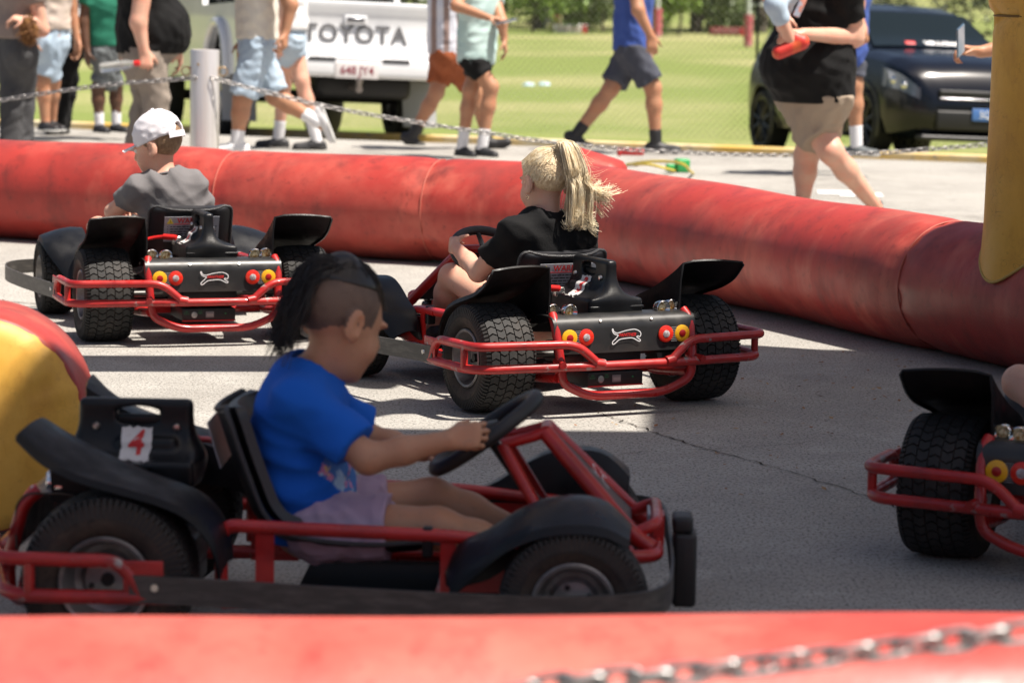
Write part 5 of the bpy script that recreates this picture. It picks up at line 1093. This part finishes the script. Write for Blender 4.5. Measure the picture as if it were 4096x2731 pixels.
strands('combed_hair', crv, .0007, .0006, BLO, o, 3)
wr = lambda x, y, z: rot @ Vector((x, y, z)); crv = []; fine = []; CL = [(Vector(rr.normal(0, 1.05, 3)), rr.uniform(.82, 1.12), rr.random(), Vector(rr.normal(0, 1, 3)), Vector(rr.normal(0, 1, 3))) for _ in range(70)]
for i in range(1300):
    cl = CL[rr.integers(len(CL))]; t0 = tie+Vector(rr.normal(0, .006, 3)); sp_ = cl[0]+Vector(rr.normal(0, .26, 3)); ln = cl[1]+rr.normal(0, .03)
    bulge = tie+wr(.012+sp_.x*.010, -.030+sp_.y*.008, .020+sp_.z*.003); q1 = tie+wr(.026+sp_.x*.013, -.055+sp_.y*.012, -.055*ln); q2 = tie+wr(.040+sp_.x*.015, -.055+sp_.y*.016, -.125*ln)
    if cl[2] < .70: q3 = tie+wr(.042+sp_.x*.017, -.05+sp_.y*.016, -.205*ln-.01*rr.random()); q4 = q3+wr(.004+cl[3].x*.016+rr.normal(0, .003), cl[3].y*.01, -.008+cl[3].z*.014+rr.normal(0, .003))
    else: q3 = tie+wr(.088+abs(sp_.x)*.026, -.05+sp_.y*.02, -.150*ln); q4 = q3+wr(.026+abs(cl[3].x)*.02+rr.normal(0, .004), cl[3].y*.012, -.02+cl[3].z*.02+rr.normal(0, .004))
    wv = wr(cl[4].x*.0045+rr.normal(0, .0012), cl[4].y*.004, 0); crv.append(spline([t0, bulge, q1+wv, q1.lerp(q2, .5)-wv*.8, q2+wv, q3, q4], 4))
strands('ponytail', crv[:], .00095, .00045, BLO, o, 3)
for i in range(110):
    b = crv[rr.integers(len(crv))]; k = rr.integers(6, 16); p = b[k]; fine.append(spline([p, p+wr(.02+rr.random()*.02, 0, -.012*rr.random()), p+wr(.035+rr.random()*.05, rr.normal(0, .015), rr.normal(-.02, .02))], 4))
strands('flyaway_hair', fine, .00055, .00035, BLO, o, 3)
g = MB(); g.tube(circle(tie-wr(.004, -.004, .004), .013, wr(.2, -.5, .8), 16), .0045, 8, closed=True); g.build('hair_tie', BLKC, o)
g = MB(); g.tube(circle(P(-.080, -.008, -.052), .0065, rh, 14), .0011, 6, closed=True); g.build('earring', M('earring_gold', (.8, .62, .4), .2, 1), o)
# --- boy in blue
BLUET = cloth('bright_blue_cotton', (.008, .12, .56), (.006, .095, .46), 9); LIL = cloth('lilac_cotton', (.46, .34, .44), (.40, .29, .38), 12); STUB = M('shaved_scalp', (.155, .098, .07), .6, var=((24, (.11, .068, .05), .45, .65, 5),), bump=(400, .3)); HK = M('black_hair', (.010, .008, .008), .38, 0, .5, var=((90, (.024, .018, .015), .4, .65, 3),))
J4 = dict(pel=(0, .345, .235), chest=(0, .322, .405), nk=(.002, .345, .508), head=(.0, .402, .625), fwd=(-.57, .73, -.36), shL=(-.102, .335, .47), shR=(.102, .335, .47), elR=(.160, .475, .368), wrR=(.162, .632, .408), grR=(.155, .72, .425), elL=(-.165, .445, .36), wrL=(-.14, .565, .335), grL=(-.112, .645, .355), hipL=(-.065, .37, .215), hipR=(.065, .37, .215), knL=(-.095, .588, .248), knR=(.10, .61, .222), anL=(-.10, .80, .165), anR=(.11, .83, .155))
o, P, Rm, (rh, fh, uh), W, rot = kid('child with shaved sides and dark ponytail in a blue T-shirt, driving go-kart number 4', 3, J4, SK_BRN, BLUET, LIL, 1.0, 61, shortf=.60, hemz=.175, col2=STUB, sleeve=.80)
c = W['head']; F = Field(*body_box([c], .24), .005); F.ell(P(0, -.012, .029), (.0762, .0942, .0840), Rm, .01); F.cut(tuple(P(0, 0, .066)), tuple(-uh*.98+fh*.10), .012)
F.cone(P(0, .035, .090), P(0, -.03, .096), .016, .028, .02, flat=tuple(rh), fs=.6); F.cone(P(0, -.03, .096), P(0, -.080, .060), .031, .030, .02, flat=tuple(rh), fs=.95); F.cone(P(0, -.080, .062), P(0, -.094, -.01), .029, .025, .015, flat=tuple(rh), fs=1.0); F.cone(P(0, -.094, -.01), P(0, -.098, -.052), .025, .013, .015, flat=tuple(rh), fs=1.0)
link('hair', F.mesh(1), HK, o)
crv = []; rr = np.random.default_rng(12)
for i in range(700):
    x = rr.normal(0, .015); y0 = rr.uniform(-.09, .05); a = P(x, y0, .120-.35*(y0+.02)**2*10-abs(x)*.5); b = P(x*1.1, -.098+rr.normal(0, .006), .070+rr.normal(0, .01)); d1 = P(x*1.1+rr.normal(0, .006), -.112+rr.normal(0, .010), -.02+rr.normal(0, .012)); d2 = P(x+rr.normal(0, .010), -.110+rr.normal(0, .012), -.066-abs(rr.normal(0, .024)))
    crv.append(spline([a, b, d1, d2], 5))
for i in range(420):      # short combed top
    x = rr.normal(0, .033); y0 = rr.uniform(-.02, .072); sk = lambda x_, y_, e: P(x_, y_, .028+e+.080*math.sqrt(max(.02, 1-(x_/.074)**2-((y_+.012)/.092)**2)))
    if abs(x) > .055: continue
    crv.append(spline([sk(x, y0, .003), sk(x*.9, y0-.03, .014+.006*rr.random()), sk(x*.8, y0-.06, .010)], 4))
strands('hair_strands', crv, .0010, .0005, HK, o, 3)
g = MB(); n_ = 10
BNDM = M('wristband_red', (.55, .015, .02), .4); g.tube(circle(W['wrL'].lerp(W['elL'], .16), .0225, nv(W['elL']-W['wrL']), 20), .006, 8, closed=True); g.tube(circle(W['wrL'].lerp(W['elL'], .22), .0228, nv(W['elL']-W['wrL']), 20), .006, 8, closed=True); g.build('wristband', BNDM, o)
# colourful print on the shirt front
PRN = M('shirt_print', (.05, .18, .5), .8, var=((28, (.35, .55, .75), .5, .56, 2), (34, (.6, .25, .45), .58, .62, 2), (40, (.7, .6, .2), .66, .68, 2), (30, (.08, .06, .25), .62, .66, 2)))
pm = [m for m in o.children if m.name.split('.')[0] == 'shirt'][0]; me = pm.data; V = np.zeros(len(me.vertices)*3, np.float32); me.vertices.foreach_get('co', V); V = V.reshape(-1, 3)
x0, y0, a0 = KP[3]; ca, sa = math.cos(R(a0)), math.sin(R(a0)); LX = ca*(V[:, 0]-x0)+sa*(V[:, 1]-y0); LY = -sa*(V[:, 0]-x0)+ca*(V[:, 1]-y0); Nn = np.zeros(len(V)*3, np.float32); me.vertices.foreach_get('normal', Nn); Nn = Nn.reshape(-1, 3); NY = -sa*Nn[:, 0]+ca*Nn[:, 1]
msk = (((LX/.115)**2+((V[:, 2]-.338)/.066)**2) < 1) & (NY > -.35) & (LY > .345); idx = np.zeros(len(me.polygons)*4, np.int32); me.polygons.foreach_get('vertices', idx); me.materials.append(PRN); me.polygons.foreach_set('material_index', msk[idx.reshape(-1, 4)].all(1).astype(np.int32))
# --- driver of the kart at the right edge
J5 = dict(pel=(0, .335, .235), chest=(0, .30, .43), nk=(0, .29, .545), head=(0, .31, .665), fwd=(0, 1, -.15), shL=(-.115, .285, .505), shR=(.115, .285, .505), elL=(-.18, .43, .40), wrL=(-.15, .6, .42), grL=(-.118, .70, .41), elR=(.18, .43, .40), wrR=(.15, .6, .42), grR=(.118, .70, .41), hipL=(-.08, .36, .23), hipR=(.065, .36, .23), knL=(-.325, .50, .345), knR=(.17, .66, .34), anL=(-.17, .76, .17), anR=(.12, .84, .17))
o, P, Rm, (rh, fh, uh), W, rot = kid('child at the right edge with only a bare knee in view', 2, J5, SK_FAIR, GREYT, cloth('dark_shorts', (.03, .03, .035)), .93, 71, h=.007, shortf=.5)
F = Field(*body_box([W['head']], .17), .008); F.ell(P(0, -.013, .03), (.077*.93, .096*.93, .084*.93), Rm, .01); F.cut(tuple(P(0, .04, .02)), tuple(fh*.8-uh*.6), .006); link('hair', F.mesh(1), HAIRB, o)
# ================================================================ VEHICLES ON THE VERGE
WPN = M('white_car_paint', (.70, .71, .72), .25, 0, .5, coat=.6, var=((1.5, (.62, .63, .65), .4, .7, 3),)); DBK = M('underbody_black', (.008, .008, .008), .6); GLS = M('car_glass', (.006, .010, .010), .05, 0, .28); TLR = M('tail_lens_red', (.45, .01, .01), .15, coat=.5); DTR = M('dark_trim', (.015, .015, .016), .4); TYR = M('car_tyre', (.018, .018, .018), .75); ALU = M('alloy_silver', (.42, .42, .43), .3, .9); ALB = M('alloy_dark', (.035, .035, .035), .3, .6)
def on_verge(x, y, hd):
    up = (KN*SLOPE+Vector((0, 0, 1))).normalized(); h_ = Vector((hd[0], hd[1], 0)); h_ = (h_-up*h_.dot(up)).normalized(); r = h_.cross(up); return Matrix(((r.x, h_.x, up.x, x), (r.y, h_.y, up.y, y), (r.z, h_.z, up.z, verge(x, y)), (0, 0, 0, 1)))
def car_wheel(parent, loc, side, R0, wd, rim_r, rim, spokes):
    W = empty('wheel', loc, 0, parent); A = Matrix.Rotation(math.pi/2*side, 4, 'Y'); h = wd/2; g = MB()
    g.lathe([(rim_r, -h*.8), (rim_r+.02, -h), (R0-.03, -h), (R0, -h*.7), (R0, h*.7), (R0-.03, h), (rim_r+.02, h), (rim_r, h*.8)], A, 40, closed=True); g.build('tyre', TYR, W, 40)
    g = MB(); g.lathe([(rim_r+.006, h*.9), (rim_r-.012, h*.86), (rim_r-.02, h*.3), (rim_r-.02, -h*.7), (rim_r, -h*.8), (rim_r+.004, h*.6)], A, 36, closed=True)
    for k in range(spokes):
        a = 2*math.pi*k/spokes; d = Vector((math.cos(a), math.sin(a), 0)); g.tube([A @ (d*.04+Vector((0, 0, h*.62))), A @ (d*(rim_r-.012)+Vector((0, 0, h*.72)))], [.03, .022], 6)
    g.lathe([(0, h*.72), (.045, h*.7), (.06, h*.5), (0, h*.5)], A, 16); g.build('rim', rim, W, 35)
    g = MB(); g.lathe([(0, 0), (rim_r-.03, 0), (rim_r-.03, -.02), (0, -.02)], A, 24); g.build('brake', DBK, W); return W
# ---- white pickup
PM = on_verge(-1.37-.365, 25.9+1.20, (-.292, .956)); PK_ = empty('pickup_truck'); PK_.matrix_world = PM
def arch_poly(y0, y1, z0, z1, arches, ztop):
    P = [(y0, z0)]
    for (yc, r) in arches:
        P += [(yc+r*math.cos(a), max(z0, z0+.0+r*math.sin(a)-.0)) for a in np.linspace(math.pi, 0, 15)]
    return P+[(y1, z0)]+ztop
prof = arch_poly(-1.18, 3.95, .52, 1.7, [(0, .45), (3.08, .45)], [(4.0, .85), (3.3, 1.02), (2.9, 1.05), (2.2, 1.68), (.95, 1.72), (.72, 1.14), (-1.2, 1.12)])
for s in (-1, 1):
    g = MB(); g.prism(prof, .05, Matrix(((0, 0, s, s*.86), (1, 0, 0, 0), (0, 1, 0, 0), (0, 0, 0, 1)))); g.build('body_side', WPN, PK_, 30)
    for yc in (0, 3.08):
        g = MB(); g.tube([(s*.925, yc+.46*math.cos(a), .52+.46*math.sin(a)) for a in np.linspace(-.05, math.pi+.05, 22)], .04, 10); g.build('wheel_arch', WPN, PK_, 60)
        g = MB(); pts = [(.46*math.cos(a), .46*math.sin(a)) for a in np.linspace(0, math.pi, 18)]; g.sheet([[(s*(.90-.3*q), yc+y, .52+z) for (y, z) in pts] for q in (0, .5, 1)], .01); g.build('arch_liner', DBK, PK_, 60)
        car_wheel(PK_, (s*.78, yc, .375), s, .375, .25, .225, ALU, 6)
g = MB(); g.box((0, 1.3, .62), (1.7, 5.0, .2)); g.build('chassis', DBK, PK_); g = MB(); g.box((0, .1, .78), (1.64, 2.4, .04)); g.box((0, .98, .95), (1.6, .05, .4)); g.build('load_bed', WPN, PK_)
g = MB(); g.rbox((0, 1.75, 1.66), (1.45, 1.5, .12), .05); g.rbox((0, 3.4, .95), (1.62, 1.2, .2), .08); g.build('cab_roof', WPN, PK_); g = MB(); g.rbox((0, 1.6, 1.35), (1.5, 1.75, .55), .1); g.build('cab_glass', GLS, PK_)
g = MB(); G = []
for z, y in ((.68, -1.235), (.72, -1.255), (.76, -1.25), (.80, -1.235), (.95, -1.228), (1.05, -1.235), (1.10, -1.262), (1.14, -1.262), (1.155, -1.235)): G.append([(x, y, z) for x in np.linspace(-.745, .745, 9)])
g.sheet(G, -.05); TG = g.build('tailgate', WPN, PK_, 30)
BKT = lambda x, z, y: frame((x, y, z), (1, 0, 0), (0, 0, 1))
link('tailgate_text', text_mesh('TOYOTA', .205, .004, BKT(0, .875, -1.240), 0, .003, 1.10), M('text_grey', (.12, .12, .125), .45), TG)
g = MB(); g.rbox((0, -1.245, 1.0), (.2, .03, .075), .012); h_ = g.build('handle', WPN, TG); g = MB(); g.rbox((0, -1.262, 1.0), (.15, .012, .04), .005); g.build('handle_grip', M('handle_chrome', (.25, .25, .26), .2, .9), TG)
for s in (-1, 1):
    g = MB(); g.rbox((s*.83, -1.20, .93), (.13, .1, .36), .03); g.build('tail_light', TLR, PK_, 60)
    g = MB(); g.box((s*.80, -.42, .33), (.3, .012, .42), Matrix.Rotation(R(-14), 3, 'X')); g.build('mud_flap', M('mud_flap', (.32, .33, .34), .6), PK_)
g = MB(); g.rbox((0, -1.32, .60), (1.72, .2, .17), .04); g.rbox((0, -1.37, .672), (.75, .1, .03), .01); bmp = g.build('rear_bumper', WPN, PK_, 50); 
for s in (-1, 1): g = MB(); g.box((s*.32, -1.424, .664), (.23, .006, .026)); g.build('step_pad', DTR, bmp)
g = MB(); g.rbox((-.02, -1.425, .575), (.372, .008, .134), .004); pl = g.build('number_plate', M('plate_white', (.6, .57, .56), .5), PK_); link('plate_text', text_mesh('648 JY4', .098, .001, BKT(-.02, .572, -1.4305), 0, .001, .95), M('plate_maroon', (.2, .02, .04), .5), PK_)
g = MB(); g.tube([(0, -1.15, .44), (0, -1.45, .42)], .03, 8); g.lathe([(0, .09), (.025, .08), (.03, .06), (.018, .02), (.018, 0), (0, 0)], Matrix.Translation((0, -1.44, .43)), 12); g.build('tow_hitch', M('hitch_steel', (.25, .22, .2), .4, .8), PK_)
g = MB(); g.tube([(-.8, 0, .37), (.8, 0, .37)], .05, 10); g.build('axle', DBK, PK_); g = MB(); g.tube([(-.8, 3.08, .37), (.8, 3.08, .37)], .05, 10); g.build('axle', DBK, PK_); g = MB(); g.rbox((.15, -.95, .45), (.8, .3, .2), .06); g.build('silencer', DBK, PK_)
tag(PK_, 'white pickup truck parked with its tailgate towards the track', 'pickup truck')
# ---- dark hatchback
HM = on_verge(3.67, 30.08, (.28, -.96)); CR = empty('parked_car'); CR.matrix_world = HM
NBL = M('navy_car_paint', (.003, .0045, .009), .2, .0, .35, coat=.25)
ys = np.linspace(-2.05, 2.18, 60)
def ip(y, T): return float(np.interp(y, [t[0] for t in T], [t[1] for t in T]))
WB = [(-2.05, .66), (-1.9, .80), (-1.4, .875), (0, .895), (1.2, .89), (1.75, .865), (2.0, .80), (2.12, .70), (2.18, .55)]; ZB = [(-2.05, .42), (-1.8, .22), (1.8, .18), (2.1, .22), (2.18, .34)]
ZBelt = [(-2.05, .85), (-1.7, .95), (-.5, .93), (.75, .93), (1.2, .93), (1.7, .88), (2.0, .80), (2.12, .70), (2.18, .53)]; ZR = [(-2.05, .98), (-1.95, 1.15), (-1.55, 1.41), (-.9, 1.475), (-.2, 1.48), (.25, 1.40), (.75, 1.13), (1.02, 1.025), (1.3, 1.0), (1.75, .94), (2.0, .865), (2.12, .745), (2.18, .545)]; WR = [(-2.05, .60), (-1.6, .60), (-.9, .62), (-.2, .61), (.25, .60), (.75, .66), (1.02, .72), (1.3, .72), (1.75, .68), (2.0, .6), (2.18, .4)]
rows = []
for y in ys:
    wb, zb_, zl, zr, wr_ = ip(y, WB), ip(y, ZB), ip(y, ZBelt), ip(y, ZR), ip(y, WR); half = [(0, zb_), (wb*.8, zb_), (wb*.95, zb_+.05), (wb, zb_+(zl-zb_)*.3), (wb*1.0, zb_+(zl-zb_)*.62), (wb*.985, zb_+(zl-zb_)*.85), (wb*.955, zl), (wb*.955+(wr_-wb*.955)*.25, zl+(zr-zl)*.3), (wb*.955+(wr_-wb*.955)*.6, zl+(zr-zl)*.68), (wr_, zr-.03*min(1, (zr-zl)*4)), (wr_*.85, zr-.004), (wr_*.45, zr+.008), (0, zr+.012)]
    rows.append([(-x, y, z) for x, z in half]+[(x, y, z) for x, z in reversed(half[1:-1])])
m = len(rows[0]); V_ = [p for r__ in rows for p in r__]; F_ = []
for i in range(len(rows)-1):
    for j in range(m):
        k = (j+1) % m; q = (i*m+j, i*m+k, (i+1)*m+k, (i+1)*m+j); c = sum((Vector(V_[a]) for a in q), Vector())/4
        if abs(c.x) > .6 and any(math.hypot(c.y-yc, c.z-.33) < .365 for yc in (-1.315, 1.315)) and c.z < .72: continue
        F_.append(q)
F_ += [tuple(range(m)), tuple(range((len(rows)-1)*m, len(rows)*m))]
g = MB(); g.add(V_, F_); bd = g.build('body', NBL, CR, 35)
def car_pt(y, t, sgn):   # glasshouse side point
    wb, zl, zr, wr_ = ip(y, WB), ip(y, ZBelt), ip(y, ZR), ip(y, WR); return (sgn*(wb*.955+(wr_-wb*.955)*t+.012), y, zl+(zr-zl)*t)
for s in (-1, 1):
    for (a, b) in ((-1.5, -.55), (-.48, .52)):
        g = MB(); g.sheet([[car_pt(y, t, s) for t in (.06, .35, .62, .86)] for y in np.linspace(a, b, 8)], .006*s); g.build('side_window', GLS, CR, 60)
    for yc in (-1.315, 1.315):
        g = MB(); g.tube([(s*(ip(yc+.37*math.cos(a), WB)+.004), yc+.37*math.cos(a), .33+.37*math.sin(a)) for a in np.linspace(-.35, math.pi+.35, 26)], .016, 8); g.build('wheel_arch', M('arch_trim', (.05, .05, .035), .4), CR, 60)
        g = MB(); g.sheet([[(s*(.86-.3*q), yc+.37*math.cos(a), .33+.37*math.sin(a)) for a in np.linspace(-.3, math.pi+.3, 18)] for q in (0, 1)], .01); g.build('arch_liner', DBK, CR, 60)
        car_wheel(CR, (s*.775, yc, .318), s, .318, .22, .24, ALB, 10)
    g = MB(); hy = [(2.13, .56), (2.08, .60), (2.0, .645), (1.9, .69), (1.78, .725)]
    g.sheet([[(s*(ip(y, WB)*t+.004), y+.012-(1-t)*-.02, ip(y, ZB)+(ip(y, ZBelt)-ip(y, ZB))*(.70+.24*q)) for t in (1.005,) for q in np.linspace(0, 1, 5)] for y in np.linspace(2.135, 1.72, 9)], .004*s); hl = g.build('headlight', M('headlight_glass', (.10, .13, .2), .05, .3, .8, coat=1.0), CR, 60)
    for (y, z, rr_) in ((2.02, .665, .036), (1.90, .71, .04)):
        g = MB(); g.lathe([(0, .03), (rr_*.6, .026), (rr_, .012), (rr_, 0), (0, 0)], Matrix.Translation((s*(ip(y, WB)-.012), y+.02, z)) @ Matrix.Rotation(s*R(62), 4, 'Z') @ Rx(-math.pi/2) if False else frame((s*(ip(y, WB)-.004), y+.012, z), (-s*.55, .8, 0) if s > 0 else (-.55, -.8, 0), (0, 0, 1)), 14); g.build('lamp_lens', CHR, hl, 60)
    g = MB(); g.rbox((s*.98, .62, .98), (.2, .12, .14), .05); g.build('mirror', NBL, CR, 60)
    g = MB(); g.rbox((s*.50, -2.03, .85), (.26, .08, .14), .03); g.build('tail_light', TLR, CR, 60)
g = MB(); g.sheet([[(x*(ip(y, WR)-.05+.0), y+.012, ip(y, ZR)+.020-.012*abs(x)**3) for x in np.linspace(-1, 1, 9)] for y in np.linspace(.30, 1.0, 8)], .005); ws = g.build('windscreen', GLS, CR, 60)
def wsM(x, y): z = ip(y, ZR)+.028; return frame((x, y+.018, z), (-1, 0, 0), (0, -.5, .42))
link('windscreen_text', text_mesh('VIR.LOWS', .085, .002, wsM(.0-.06, .93), 0, .004, .95), DEC, CR); g = MB(); g.rbox((0, 0, 0), (.10, .05, .004), .0018); g.v = [tuple(wsM(.27, .93) @ Vector(p)) for p in g.v]; g.build('windscreen_sticker', DECR, CR)
g = MB(); g.rbox((0, 2.165, .60), (1.0, .06, .07), .015); g.rbox((0, 2.18, .36), (1.05, .05, .18), .02); g.build('grille', M('grille_black', (.006, .006, .006), .5), CR, 50); g = MB(); g.rbox((0, 2.205, .555), (1.0, .012, .014), .004); g.build('grille_bar', M('grille_chrome', (.5, .5, .52), .2, 1), CR)
g = MB(); g.rbox((0, 2.215, .42), (.37, .01, .11), .004); g.build('number_plate', M('plate_blue', (.06, .16, .42), .4), CR); link('plate_text', text_mesh('SQ 80', .09, .001, frame((0, 2.222, .42), (-1, 0, 0), (0, 0, 1))), DEC, CR)
g = MB(); g.rbox((0, 2.13, .2), (1.35, .16, .05), .02); g.build('front_lip', DTR, CR, 50)
tag(CR, 'dark navy hatchback facing the track with lettering along its windscreen', 'car')
